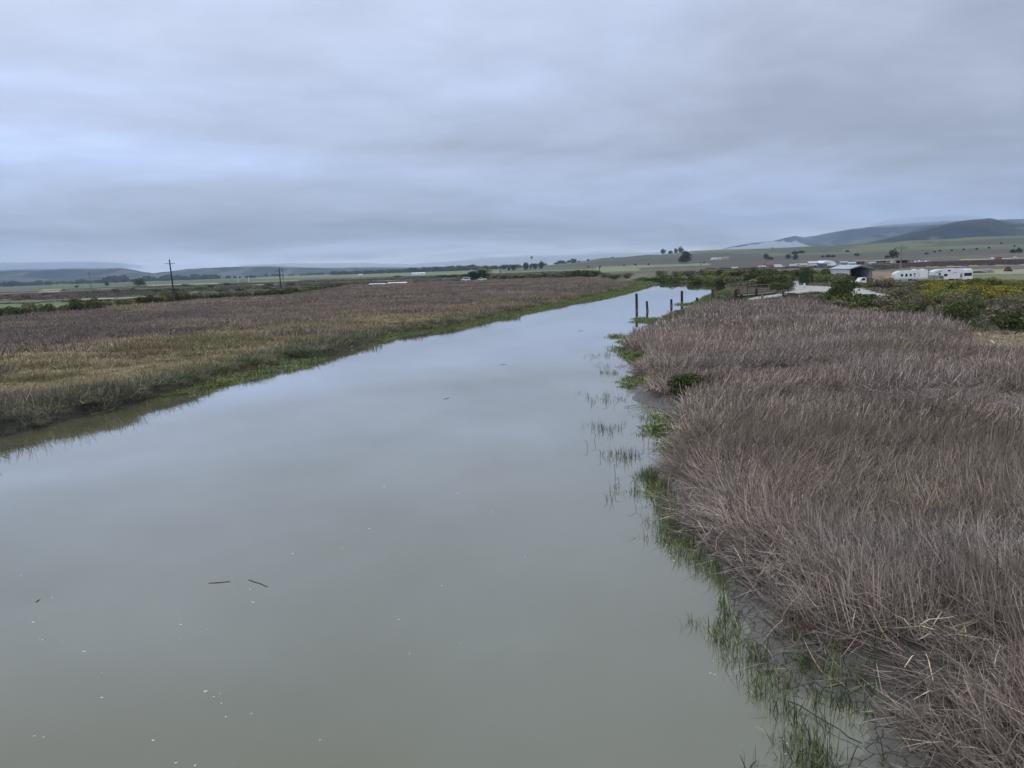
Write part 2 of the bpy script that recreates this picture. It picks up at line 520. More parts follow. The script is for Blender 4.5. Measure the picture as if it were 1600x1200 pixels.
# ------------------------------------------------------------------ water
def water():
    m = bpy.data.materials.new('river_water'); m.use_nodes = True
    t = NT(m.node_tree)
    pos = t.n('ShaderNodeNewGeometry').outputs['Position']
    big = t.n('ShaderNodeTexNoise', _Vector=pos, _Scale=.06, _Detail=3.0, _Roughness=.5).outputs[0]
    col = t.ramp(big, [(.35, (.112, .115, .063)), (.65, (.138, .137, .075))])
    mp1 = t.n('ShaderNodeMapping', _0=pos); mp1.inputs['Scale'].default_value = (1.0, .45, 1)
    r1 = t.n('ShaderNodeTexNoise', _Vector=mp1.outputs[0], _Scale=.9, _Detail=3.0, _Roughness=.5).outputs[0]
    r2 = t.n('ShaderNodeTexNoise', _Vector=pos, _Scale=.12, _Detail=2.0).outputs[0]
    h = t.math('ADD', t.math('MULTIPLY', r1, .035), t.math('MULTIPLY', r2, .2))
    bn = t.n('ShaderNodeBump', _Height=h, _Strength=.10, _Distance=.1)
    p = t.n('ShaderNodeBsdfPrincipled', _Base_Color=col, _Roughness=.02, _IOR=1.37, _Normal=bn.outputs[0])
    p.inputs['Specular IOR Level'].default_value = .5
    p.inputs['Coat Weight'].default_value = .85; p.inputs['Coat IOR'].default_value = 1.5; p.inputs['Coat Roughness'].default_value = .02
    t.l(bn.outputs[0], p.inputs['Coat Normal'])
    t.n('ShaderNodeOutputMaterial', _Surface=p.outputs[0])
    xs0, xs1, ys0, ys1 = RIV[:, 0].min() - 5, RIV[:, 0].max() + 5, RIV[:, 1].min() - 2, RIV[:, 1].max() + 5
    me = mesh_np('water', [(xs0, ys0, 0), (xs1, ys0, 0), (xs1, ys1, 0), (xs0, ys1, 0)], [(0, 1, 2, 3)], None, [m])
    tag(link('water', me), kind='structure')

# ------------------------------------------------------------------ far ridges
def ridge(name, pts, dist, c1, c2, depth, seed, base=0.0, amp=.12):
    B = np.array([bearing(a, b) for a, b in pts])
    az = np.linspace(B[0, 0], B[-1, 0], 420)
    top = CAM_H + dist * np.interp(az, B[:, 0], B[:, 1])
    nr = 46
    s = np.linspace(0, 1, nr)
    A, Sg = np.meshgrid(az, s)
    r = dist - depth * (1 - Sg)
    x = r * np.sin(A); y = r * np.cos(A)
    T = np.interp(A, az, top)
    gl = fbm(x, y, 700, seed, 5) - .5
    hgt = T * np.clip(Sg ** .8 + gl * 1.1 * np.sin(np.pi * np.clip(Sg, 0, 1)), 0, 1)
    hgt += (fbm(x, y, 90, seed + 5, 3) - .5) * amp * 30 * Sg
    hgt = np.where(Sg < .999, np.minimum(hgt, T * (r / dist) * .96), T + (fbm(x, y, 60, seed + 5, 4) - .5) * 9)
    # back slope
    x2 = (dist + depth * .8) * np.sin(az); y2 = (dist + depth * .8) * np.cos(az)
    V = np.stack([x.ravel(), y.ravel(), hgt.ravel()], 1)
    V = np.vstack([V, np.stack([x2, y2, np.zeros_like(x2)], 1)])
    n = len(az)
    i = np.arange(nr)[:, None] * n; j = np.arange(n - 1)[None]
    F = np.stack([i + j, i + j + 1, i + n + j + 1, i + n + j], -1).reshape(-1, 4)
    q = (.55 * fbm(V[:, 0], V[:, 1] * .35, 200, seed + 9, 6) + .45 * fbm(V[:, 0], V[:, 1], 420, seed + 19, 4))[:, None]
    k = sm(.44, .56, q)
    C = np.array(c1) * (1 - k) + np.array(c2) * k
    bare = .8 * sm(.64, .67, fbm(V[:, 0], V[:, 1] * .45, 150, seed + 4, 5))[:, None]
    C = C * (1 - bare) + np.array([.12, .105, .085]) * bare
    me = mesh_np(name, V, F, C, [mat('hillside_brush', attr='objc', col=(1, 1, 1))], True)
    me.materials[0] = hillmat()
    tag(link(name, me), kind='structure')

def hillmat():
    if 'hillmat' in MATS: return MATS['hillmat']
    m = bpy.data.materials.new('hillside'); m.use_nodes = True
    t = NT(m.node_tree)
    a = t.n('ShaderNodeAttribute', attribute_name='Col', attribute_type='GEOMETRY').outputs[0]
    p = t.n('ShaderNodeBsdfPrincipled', _Base_Color=a, _Roughness=.95)
    p.inputs['Specular IOR Level'].default_value = .1
    t.n('ShaderNodeOutputMaterial', _Surface=p.outputs[0])
    MATS['hillmat'] = m
    return m

def ridges():
    dk, lt = (.010, .016, .020), (.052, .060, .046)
    ridge('hills_left', [(-500, 440), (-200, 428), (0, 421.5), (60, 420), (120, 419), (190, 418.5), (206, 421.5), (222, 424.5), (240, 426.5), (262, 424.5),
                         (285, 421.5), (310, 419), (345, 418), (380, 416), (420, 414.5), (480, 417), (520, 418), (570, 417), (640, 417.5), (700, 417),
                         (760, 418.5), (820, 416.5), (880, 413), (960, 411), (1100, 409)], 6500, dk, (.034, .042, .040), 1300, 3)
    ridge('mountain_range', [(1040, 410), (1120, 392), (1139, 386.5), (1150, 384), (1174, 379.5), (1206, 376.5), (1225, 372), (1242, 368.5), (1256, 371), (1275, 368), (1294, 364),
                             (1336, 357.5), (1380, 352), (1438, 347.5), (1488, 345), (1560, 343), (1700, 340), (1900, 345)], 8000, dk, (.040, .048, .045), 1900, 13)
    ridge('brushy_hill', [(1300, 396), (1347, 381), (1380, 373.5), (1400, 369), (1438, 357.5), (1460, 352.5), (1482, 348.5), (1527, 342.5), (1547, 341), (1560, 343.5), (1571, 346.5),
                          (1588, 349.5), (1600, 348), (1640, 342), (1800, 338), (2000, 350)], 4600, dk, (.034, .040, .028), 1500, 23)

# ------------------------------------------------------------------ grass, reeds: clump meshes and scattering
def clump(n, rad, hmin, hmax, wid, lean, spread, kink=.3, curve=.5, seed=0, base=(1, 1, 1), var=.55, hue=.03, K=5, dome=0.0, pale=.16):
    g = np.random.default_rng(seed)
    a = g.uniform(0, 2 * np.pi, n); rr_ = rad * np.sqrt(g.uniform(0, 1, n))
    p = np.stack([rr_ * np.cos(a), rr_ * np.sin(a), np.full(n, -.06)], 1)
    L = g.uniform(hmin, hmax, n) * (1 - dome * (rr_ / rad) ** 2)
    az = g.normal(0, spread, n)
    az = np.where(g.uniform(0, 1, n) < .25, g.uniform(-np.pi, np.pi, n), az)
    if dome > 0: az = a + g.normal(0, .5, n)
    tilt = np.abs(g.normal(lean, .17, n)) + (dome * .7 * rr_ / rad)
    cur = g.normal(0, 1, n) * .12 + curve * g.uniform(0.1, 1, n) * .25
    kk = g.uniform(0, 1, n) < kink; kp = g.integers(2, K, n)
    kd = g.uniform(.7, 1.9, n)
    wv = g.uniform(0, np.pi, n)
    P = [p]; T = tilt.copy()
    for k in range(1, K):
        T = T + cur + np.where(kk & (kp == k), kd, 0)
        T = np.minimum(T, 2.6)
        d = np.stack([np.sin(T) * np.cos(az), np.sin(T) * np.sin(az), np.cos(T)], 1)
        P.append(P[-1] + d * (L / (K - 1))[:, None])
    P = np.stack(P, 1)                                     # n,K,3
    P[:, :, 2] = np.maximum(P[:, :, 2], np.where(np.arange(K)[None] == 0, -.06, .02))
    wd = np.stack([np.cos(wv), np.sin(wv), g.normal(0, .3, n)], 1)
    ww = wid * (g.uniform(.6, 1.3, n) * np.where(g.uniform(0, 1, n) < .1, 1.9, 1.0))[:, None] * np.array([1, 1, .9, .75, .3, .2][:K])[None]
    if K == 5: ww[:, -1] = wid * .25
    A_ = P + wd[:, None] * ww[:, :, None] / 2; B_ = P - wd[:, None] * ww[:, :, None] / 2
    V = np.stack([A_, B_], 2).reshape(-1, 3)               # n*K*2
    i0 = (np.arange(n)[:, None] * K + np.arange(K - 1)[None]) * 2
    F = np.stack([i0, i0 + 1, i0 + 3, i0 + 2], -1).reshape(-1, 4)
    br = np.exp(g.normal(-.5 * var * var, var, n))
    c = np.array(base)[None] * br[:, None] * (1 + g.normal(0, hue, (n, 3)))
    pl = g.uniform(0, 1, n) < pale
    c[pl] = c[pl] * np.array([1.6, 1.58, 1.48])
    C = np.repeat(c, K * 2, 0)
    return V, F, np.clip(C, .02, 3)

VEG = mat('dry_reed_blades', attr='veg', rough=.75, spec=.25)
GRN = mat('green_grass_blades', attr='veg', rough=.55, spec=.4)

def clump_coll(name, variants, m):
    c = bpy.data.collections.new(name)                     # never linked to the scene: only a source of shapes
    for i, (V, F, C) in enumerate(variants):
        me = mesh_np('%s_shape' % name, V, F, C, [m])
        o = bpy.data.objects.new('%s_shape_%02d' % (name, i), me)
        c.objects.link(o)
    return c

def scatter(name, label, cat, coll, P, rot, scl, idx, tint):
    n = len(P)
    me = bpy.data.meshes.new(name)
    me.vertices.add(n); me.vertices.foreach_set('co', np.asarray(P, np.float32).ravel())
    for nm, arr in (('rot', rot), ('scl', scl), ('tint', tint)):
        a = me.attributes.new(nm, 'FLOAT_VECTOR', 'POINT'); a.data.foreach_set('vector', np.asarray(arr, np.float32).ravel())
    a = me.attributes.new('idx', 'INT', 'POINT'); a.data.foreach_set('value', np.asarray(idx, np.int32))
    o = link(name, me)
    ng = bpy.data.node_groups.new('scatter_' + name, 'GeometryNodeTree')
    ng.interface.new_socket('Geometry', in_out='INPUT', socket_type='NodeSocketGeometry')
    ng.interface.new_socket('Geometry', in_out='OUTPUT', socket_type='NodeSocketGeometry')
    N = ng.nodes.new; L = ng.links.new
    gi = N('NodeGroupInput'); go = N('NodeGroupOutput')
    ci = N('GeometryNodeCollectionInfo'); ci.inputs[0].default_value = coll
    ci.inputs['Separate Children'].default_value = True; ci.inputs['Reset Children'].default_value = True
    ip = N('GeometryNodeInstanceOnPoints')
    def na(nm, ty):
        q = N('GeometryNodeInputNamedAttribute'); q.data_type = ty; q.inputs[0].default_value = nm
        return q.outputs[0]
    L(gi.outputs[0], ip.inputs['Points']); L(ci.outputs[0], ip.inputs['Instance'])
    ip.inputs['Pick Instance'].default_value = True
    L(na('idx', 'INT'), ip.inputs['Instance Index'])
    L(na('rot', 'FLOAT_VECTOR'), ip.inputs['Rotation']); L(na('scl', 'FLOAT_VECTOR'), ip.inputs['Scale'])
    L(ip.outputs[0], go.inputs[0])
    md = o.modifiers.new('scatter', 'NODES'); md.node_group = ng
    return tag(o, label, cat, kind='stuff')

AZL, AZR = math.radians(-43), math.radians(43)
def cand(r0, r1, dens, g, a0=AZL, a1=AZR):
    area = (a1 - a0) * (r1 * r1 - r0 * r0) / 2
    n = int(area * dens)
    r = np.sqrt(g.uniform(r0 * r0, r1 * r1, n)); a = g.uniform(a0, a1, n)
    return r * np.sin(a), r * np.cos(a), r

# outer edge of the purple-brown reed bed on the right (reed tops at about 1.8 m)
REED_P = np.vstack([Wl([(900, 560), (930, 525), (1000, 512), (1050, 494), (1080, 485), (1096, 476), (1112, 471), (1150, 468.5), (1200, 466.5), (1240, 463)], 1.75),
                    Wl([(1262, 478), (1290, 488), (1350, 493), (1430, 500), (1480, 512), (1490, 545), (1530, 553), (1620, 556), (1800, 572), (2400, 700)], .8),
                    [(40, 5), (9, -3), (4, 4)]])
LODGE = [(1200, 578, 5.5, 1.6), (1235, 585, 4.0, 1.3), (1320, 584, 7.0, 1.1), (1440, 620, 7.5, 1.2), (1530, 632, 8.0, 1.3), (1390, 612, 5.5, 1.2), (1590, 640, 6.0, 1.3),
         (1130, 585, 3.0, 1.2), (1452, 520, 6.5, 1.2), (1325, 1000, 1.1, .8), (1420, 1010, 1.3, .5), (1500, 1030, 1.6, .6), (1345, 1075, .8, .6), (1465, 985, 1.0, .5)]
LW = [(*W(a, b, .7), c, e) for a, b, c, e in LODGE]
def lodge(x, y):
    m = np.zeros_like(x)
    wx = (fbm(x, y, 2.0, 87, 3) - .5) * 2.4; wy = (fbm(x, y, 2.0, 89, 3) - .5) * 2.4
    for cx, cy, sx, sy in LW:
        q = ((x - cx + wx) / sx) ** 2 + ((y - cy + wy) / sy) ** 2
        m = np.maximum(m, 1 - sm(.45, 1.6, q))
    return m

def reeds_right():
    g = np.random.default_rng(5)
    near = [clump(40, .42, .8, 1.4, .0165, .40 + .30 * (i % 3), .42, kink=.45, curve=.6, seed=i) for i in range(9)]
    near += [clump(40, .5, .8, 1.4, .0165, 1.15, .7, kink=.2, curve=.3, seed=40 + i) for i in range(4)]   # 9..12 lodged
    mid = [clump(90, .85, .8, 1.4, .022, .36 + .28 * (i % 3), .55, kink=.32, curve=.6, seed=60 + i, K=4) for i in range(7)]
    mid += [clump(95, .95, .8, 1.35, .02, 1.15, .7, kink=.2, seed=80 + i, K=4) for i in range(3)]
    farv = [clump(120, 1.6, .75, 1.45, .042, .22 + .15 * (i % 3), .6, kink=.3, seed=90 + i, K=4) for i in range(6)]
    farv += [clump(120, 1.7, .7, 1.2, .042, 1.1, .8, kink=.2, seed=110 + i, K=4) for i in range(2)]
    for name, var, r0, r1, dens, nl, a0 in (('reeds_near', near, 7, 33, 12, 4, 4), ('reeds_middle', mid, 32, 74, 4.6, 3, 4), ('reeds_far', farv, 72, 185, 1.15, 2, 4)):
        x, y, r = cand(r0, r1, dens, g, math.radians(2), AZR + .06)
        d, right = sdn(x, y)
        mw = np.where(r < 24, .85, np.where(r < 34, .75, np.where(r < 66, 1.5, .6))) + (fbm(x, y, 2.6, 15, 3) - .5) * np.where((r > 34) & (r < 66), 3.2, 1.3)
        m = right & (d > mw) & inpoly(REED_P, x, y)
        x, y, r, d = x[m], y[m], r[m], d[m]
        lo = lodge(x, y)
        gc = W(1078, 612, .6); gb = W(1040, 596, .4)
        clear = (np.hypot(x - gc[0], (y - gc[1]) * .7) < 1.35) | (np.hypot(x - gb[0], (y - gb[1]) * .6) < 1.5)
        keep = ~clear & (g.uniform(0, 1, len(x)) > lo * .35)
        keep &= g.uniform(0, 1, len(x)) > lo * .35
        # thin, ragged fringe
        keep &= g.uniform(0, 1, len(x)) < .35 + .65 * sm(0, 1.6, d - .7 + .5 * (r > 40))
        x, y, r, d, lo = x[keep], y[keep], r[keep], d[keep], lo[keep]
        n = len(x)
        z = H(x, y)
        flow = (fbm(x, y, 9, 71, 2) - .5) * 4.2 + .35          # slowly turning lay of the stems
        nv = len(var) - nl
        lodged = (g.uniform(0, 1, n) < lo * .9) | (g.uniform(0, 1, n) < .05 + .25 * (d < 2.0))
        leanf = fbm(x, y, 6, 73, 3)
        pick = (np.clip(np.round((leanf - .3) * 5 + g.normal(0, .7, n)), 0, 2)).astype(int) % 3
        idx = np.where(lodged, nv + g.integers(0, nl, n), (g.integers(0, nv // 3, n) * 3 + pick) % nv)
        # near the water the stems hang towards it
        edge = (1 - sm(0, 3.5, d)) * (r < 60)
        ang = flow * (1 - edge) + (math.pi + .5) * edge + g.normal(0, .45, n)
        s = (.78 + .45 * fbm(x, y, 5, 75, 3)) * g.uniform(.85, 1.12, n)
        sz = s * (1 - .62 * lo) * (.72 + .28 * sm(.4, 3.5, d))
        scl = np.stack([g.uniform(.9, 1.15, n), g.uniform(.9, 1.15, n), sz], 1)
        base = np.array([.243, .192, .162]); tanc = np.array([.242, .195, .145]); dk = np.array([.10, .075, .065]); gry = np.array([.275, .240, .215])
        q = fbm(x, y, 14, 79, 3)[:, None]; q2 = fbm(x + 50, y, 6, 83, 3)[:, None]
        tint = base * (1 - sm(.5, .75, q)) + tanc * sm(.5, .75, q)
        tint = tint * (1 - .6 * sm(.5, .72, q2)) + gry * .6 * sm(.5, .72, q2)
        brownband = (sm(25, 34, r) * (1 - sm(38, 50, r)))[:, None] * .45      # the tanner drift in the middle of the bed
        tint = tint * (1 - brownband) + tanc * .88 * brownband
        tint = tint * (1 - lo[:, None] * .6) + dk * lo[:, None] * .6
        tint = tint * g.uniform(.85, 1.15, (n, 1)) * (.72 + .56 * fbm(x, y, 3.5, 141, 3))[:, None] * (.8 + .4 * fbm(x, y, 1.1, 143, 2))[:, None]
        P = np.stack([x, y, z], 1)
        rot = np.stack([g.normal(0, .06, n), g.normal(0, .06, n), ang], 1)
        o = scatter('dead_reeds', {'reeds_near': 'tangled dead mauve brown reeds leaning over the muddy right bank, nearest the camera',
                             'reeds_middle': 'dense dead brown reeds in the middle of the right bank bed',
                             'reeds_far': 'dead reeds at the far end of the right bank, before shrubs and wooden posts'}[name], 'reeds',
                    clump_coll(name, var, VEG), P, rot, scl, idx, tint)

def marsh_left():
    g = np.random.default_rng(8)
    tuft = [clump(110, .6, .22, .5, .014, .45, 3, kink=.1, curve=1.2, seed=200 + i, K=4, dome=.5, pale=.05, var=.38) for i in range(5)]
    reed = [clump(70, .7, .6, 1.05, .017, .2, .9, kink=.25, seed=220 + i, K=4) for i in range(4)]
    tall = [clump(140, .7, .7, 1.3, .018, .5, 3, kink=.08, curve=1.6, seed=230 + i, K=5, dome=.55, pale=.1) for i in range(4)]
    tuft2 = [clump(130, 1.5, .25, .55, .036, .5, 3, kink=.1, curve=1.2, seed=240 + i, K=4, dome=.4, pale=.03, var=.28) for i in range(4)]
    reed2 = [clump(90, 1.6, .6, 1.05, .04, .2, .9, kink=.2, seed=250 + i, K=4) for i in range(4)]
    outer = Wl([(-900, 560), (-200, 505), (0, 497), (50, 492), (125, 489), (175, 481), (250, 477), (300, 471), (350, 469), (400, 466), (475, 459), (532, 449),
                (560, 444), (640, 442), (735, 439.5), (800, 437), (880, 433.5), (930, 433.5), (1005, 438)], .9)
    poly = np.vstack([outer, rl[::-1] + 0.0, [(-36, 6), (-40, -60), (-200, -60)]])
    # boundary between the tan pickleweed (near) and the purple-brown rushes (behind)
    band = [W(a, b, .7) for a, b in [(-300, 585), (0, 556), (60, 545), (120, 532), (175, 526), (287, 520), (400, 516), (470, 512), (560, 498), (650, 489), (760, 476), (860, 464), (940, 455), (1000, 446)]]
    band = np.array(band)
    bandp = np.vstack([band, band[::-1][:1] + [0, 900], [(-900, 1500), (-900, 20)]])
    for nm, r0, r1, dens, tv, rv, k in (('near', 30, 78, 4.2, tuft, reed, 0), ('middle', 76, 190, 1.25, tuft2, reed2, 1), ('far', 188, 420, .30, tuft2, reed2, 2)):
        x, y, r = cand(r0, r1, dens, g, AZL, math.radians(14))
        d, right = sdn(x, y)
        m = (~right) & (d > .2 + shelf(x, y) + (fbm(x, y, 3, 16, 3) - .4) * 1.0 * sm(45, 65, r)) & inpoly(poly, x, y)
        x, y, r, d = x[m], y[m], r[m], d[m]; n = len(x)
        wob = (fbm(x, y, 16, 91, 4) - .5) * 26
        back = inpoly(bandp, x + wob * .2, y + wob)
        isl = fbm(x * .35, y, 9, 93, 3) > .60
        rd = (back & ~isl) | (~back & (fbm(x * .3, y, 7, 94, 3) > .72))
        nt = len(tv)
        coll = clump_coll('marsh_' + nm, tv + rv, VEG)
        idx = np.where(rd, nt + g.integers(0, len(rv), n), g.integers(0, nt, n))
        hum = fbm(x * .5, y, 2.6, 95, 3)
        s = g.uniform(.85, 1.2, n) * (1.0 if k < 2 else 1.5)
        sz = np.where(rd, g.uniform(.7, 1.0, n), .5 + 1.3 * sm(.35, .7, hum)) * g.uniform(.9, 1.1, n)
        tan = np.array([.335, .275, .165]); olive = np.array([.215, .197, .100]); red = np.array([.25, .17, .115])
        pur = np.array([.200, .160, .138]); pur2 = np.array([.275, .215, .165])
        q = fbm(x * .4, y, 7, 97, 4)[:, None]; q3 = fbm(x * .4, y, 5, 99, 3)[:, None]
        tt = tan * (1 - sm(.42, .62, q)) + olive * sm(.42, .62, q)
        tt = tt * (1 - .7 * sm(.58, .72, q3)) + red * .7 * sm(.58, .72, q3)
        pp = pur * (1 - sm(.4, .65, q)) + pur2 * sm(.4, .65, q)
        tint = np.where(rd[:, None], pp, tt) * g.uniform(.75, 1.25, (n, 1)) * (.75 + .5 * fbm(x * .4, y, 4, 145, 3))[:, None]
        edge = (1 - sm(1.5, 5.5, d))[:, None] * .75
        tint = tint * (1 - edge) + np.array([.135, .14, .085]) * edge
        P = np.stack([x, y, H(x, y) + .12 * sm(.4, .7, hum)], 1)
        rot = np.stack([g.normal(0, .05, n), g.normal(0, .05, n), g.uniform(0, 6.28, n)], 1)
        scatter('marsh_grass', 'low tan and purple brown salt marsh growth, %s part of the left bank' % {'near': 'nearest', 'middle': 'middle', 'far': 'farthest'}[nm], 'marsh grass',
                coll, P, rot, np.stack([s, s, sz], 1), idx, tint)
    # tall grey-green tussocks hanging over the left bank's edge
    x, y, r = cand(30, 300, 1.6, g, AZL, math.radians(14))
    d, right = sdn(x, y)
    sh = shelf(x, y)
    edge = (d > sh + .05) & (d < sh + 2.6 + 1.5 * fbm(x, y, 6, 103, 2))
    p = .95 - .6 * sm(60, 110, r)
    m = (~right) & edge & ((fbm(x, y, 5, 101, 3) > .42) | (r < 62) | ((d < sh + 1) & (r < 130))) & (g.uniform(0, 1, len(x)) < p) & (np.arctan2(x, y) < math.radians(10.5))
    x, y, r, d = x[m], y[m], r[m], d[m]; n = len(x)
    s = g.uniform(.8, 1.35, n) * (1 + .5 * sm(80, 200, r))
    tint = np.array([.185, .178, .115]) * g.uniform(.6, 1.15, (n, 1)) * (1 + g.normal(0, .05, (n, 3)))
    gr = fbm(x, y, 9, 105, 2)[:, None] > .6
    tint = np.where(gr, np.array([.09, .125, .045]) * g.uniform(.7, 1.2, (n, 1)), tint)
    scatter('bank_tussocks', 'tall grey green tussocks overhanging the water along the left bank', 'tussocks',
            clump_coll('tussock', tall, VEG), np.stack([x, y, H(x, y)], 1),
            np.stack([np.zeros(n), np.zeros(n), g.uniform(0, 6.28, n)], 1), np.stack([s, s, s * g.uniform(.6, 1.0, n) * (1 + .45 * (1 - sm(45, 70, r)))], 1), g.integers(0, 4, n), tint)

def green_grass():
    g = np.random.default_rng(12)
    cord = [clump(9, .16, .28, .62, .017, .22, 2, kink=.05, curve=.9, seed=300 + i, K=5, pale=.08, base=(1, 1, 1)) for i in range(5)]
    low = [clump(60, .55, .12, .34, .026, .4, 3, kink=.05, curve=1, seed=310 + i, K=4, dome=.4, pale=.1) for i in range(4)]
    cl = clump_coll('cordgrass', cord, GRN)
    # right bank, foreground: green cordgrass standing in the shallows
    x, y, r = cand(8, 30, 42, g, math.radians(2), math.radians(36))
    d, right = sdn(x, y)
    band = (d > -.68 + .2 * (r > 22)) & (d < .15)
    dens = sm(.24, .46, fbm(x, y, 1.4, 113, 3)) * .8
    m = right & band & (g.uniform(0, 1, len(x)) < dens * np.where((x > W(1225, 1080)[0]) & (r < 18), .1, 1.0))
    a_ = W(1300, 1190); m &= ~((x > W(1250, 1120)[0]) & (d > -.05) & (y < W(1250, 1090)[1]) & (g.uniform(0, 1, len(x)) < .9))
    x, y, r, d = x[m], y[m], r[m], d[m]
    # sparse sprigs further out in the water and on the mud
    ex = []
    for px, py, k, sp in [(940, 556, 22, .8), (944, 572, 10, .6), (952, 583, 20, .4), (948, 622, 16, .9), (963, 625, 9, .6), (944, 670, 12, .4), (955, 668, 9, .4), (968, 712, 22, .45),
                          (986, 715, 6, .3), (1007, 745, 12, .4), (1086, 973, 5, .12), (1215, 1170, 5, .35), (1270, 1180, 8, .2), (1262, 1165, 4, .3), (1300, 1075, 9, .4), (1322, 1090, 12, .3), (1340, 1060, 8, .5),
                          (1290, 1040, 14, .4), (1155, 905, 12, .4), (1245, 985, 10, .3), (1247, 1030, 7, .2), (1460, 1170, 10, .6), (990, 770, 6, .5), (1018, 790, 9, .4), (1035, 830, 12, .35), (1025, 815, 8, .3)]:
        c = W(px, py)
        ex.append(np.stack([g.normal(c[0], sp, k), g.normal(c[1], sp * 1.2, k)], 1))
    ex = np.vstack(ex)
    x = np.concatenate([x, ex[:, 0]]); y = np.concatenate([y, ex[:, 1]]); n = len(x)
    z = np.maximum(H(x, y), -.12)
    tint = np.array([.105, .135, .052]) * g.uniform(.6, 1.35, (n, 1)) * (1 + g.normal(0, .07, (n, 3)))
    s = g.uniform(.65, 1.15, n)
    scatter('cordgrass', 'bright green blades standing in the shallow water along the right bank', 'grass', cl, np.stack([x, y, z], 1),
            np.stack([g.normal(0, .1, n), g.normal(0, .1, n), g.uniform(0, 6.28, n)], 1), np.stack([s, s, s], 1), g.integers(0, 5, n), tint)
    # left bank: bright green fringe, right bank far: green fringe near the wooden posts
    X_, Y_ = [], []
    x, y, r = cand(40, 330, 3.6, g, AZL, math.radians(17))
    d, right = sdn(x, y)
    az = np.arctan2(x, y)
    m1 = (~right) & (d > -.9 - .6 * sm(60, 200, r)) & (d < shelf(x, y) + .25) & (shelf(x, y) > .25) & (fbm(x, y, 7, 121, 2) > .22)
    c0 = W(530, 548); m1 &= ~((np.hypot(x - c0[0], y - c0[1]) < 6) & (d < .4))
    m2 = right & (r > 78) & (d > -.5) & (d < 2.0 + 2 * (r > 140)) & (r < 300) & (fbm(x, y, 6, 123, 2) > .42)
    m3 = np.zeros_like(m1)
    for px, py, sx, sy in [(1010, 499, 1.7, 4.2), (1003, 503, 1.5, 3), (962, 524, .8, 1.8), (1075, 475, 2.4, 3.0), (1068, 476.5, 1.5, 2), (968, 548, .8, 4), (985, 556, 1, 3)]:
        c = W(px, py); m3 |= ((x - c[0]) / sx) ** 2 + ((y - c[1]) / sy) ** 2 < 1
    m = m1 | m2 | m3
    x, y, r = x[m], y[m], r[m]
    q = [(990, 552, 1.0, 5, 70), (1003, 592, 1.6, 2.5, 40), (1040, 655, 1.2, 2.2, 40), (1028, 668, 1.0, 1.2, 26), (1050, 690, .8, 1.5, 16), (1030, 765, .7, 1.4, 20), (1010, 499, 1.7, 4.2, 90), (962, 524, .7, 1.6, 30), (1076, 475, 2.6, 3.0, 50), (1072, 607, 1.1, 1.6, 34), (1090, 603, 1.0, 1.6, 26), (1010, 600, 1.5, 2.5, 26), (1000, 560, 1.0, 4, 40)]
    for px, py, sx, sy, k in q:
        c = W(px, py, .2); a = g.uniform(0, 6.28, k); u = np.sqrt(g.uniform(0, 1, k))
        x = np.concatenate([x, c[0] + sx * u * np.cos(a)]); y = np.concatenate([y, c[1] + sy * u * np.sin(a)])
    r = np.hypot(x, y); n = len(x)
    z = np.maximum(H(x, y), -.05)
    tint = np.array([.155, .205, .060]) * g.uniform(.65, 1.25, (n, 1)) * (1 + g.normal(0, .08, (n, 3)))
    yl = fbm(x, y, 6, 125, 2)[:, None] > .62
    tint = np.where(yl, tint * np.array([1.12, 1.0, .9]), tint)
    s = g.uniform(.7, 1.3, n) * (1 + .7 * sm(100, 260, r))
    scatter('green_fringe', 'bright green low grass fringe at the waterline of both banks', 'grass', clump_coll('fringe', low, GRN), np.stack([x, y, z], 1),
            np.stack([np.zeros(n), np.zeros(n), g.uniform(0, 6.28, n)], 1), np.stack([s, s, s * g.uniform(.8, 1.4, n)], 1), g.integers(0, 4, n), tint)

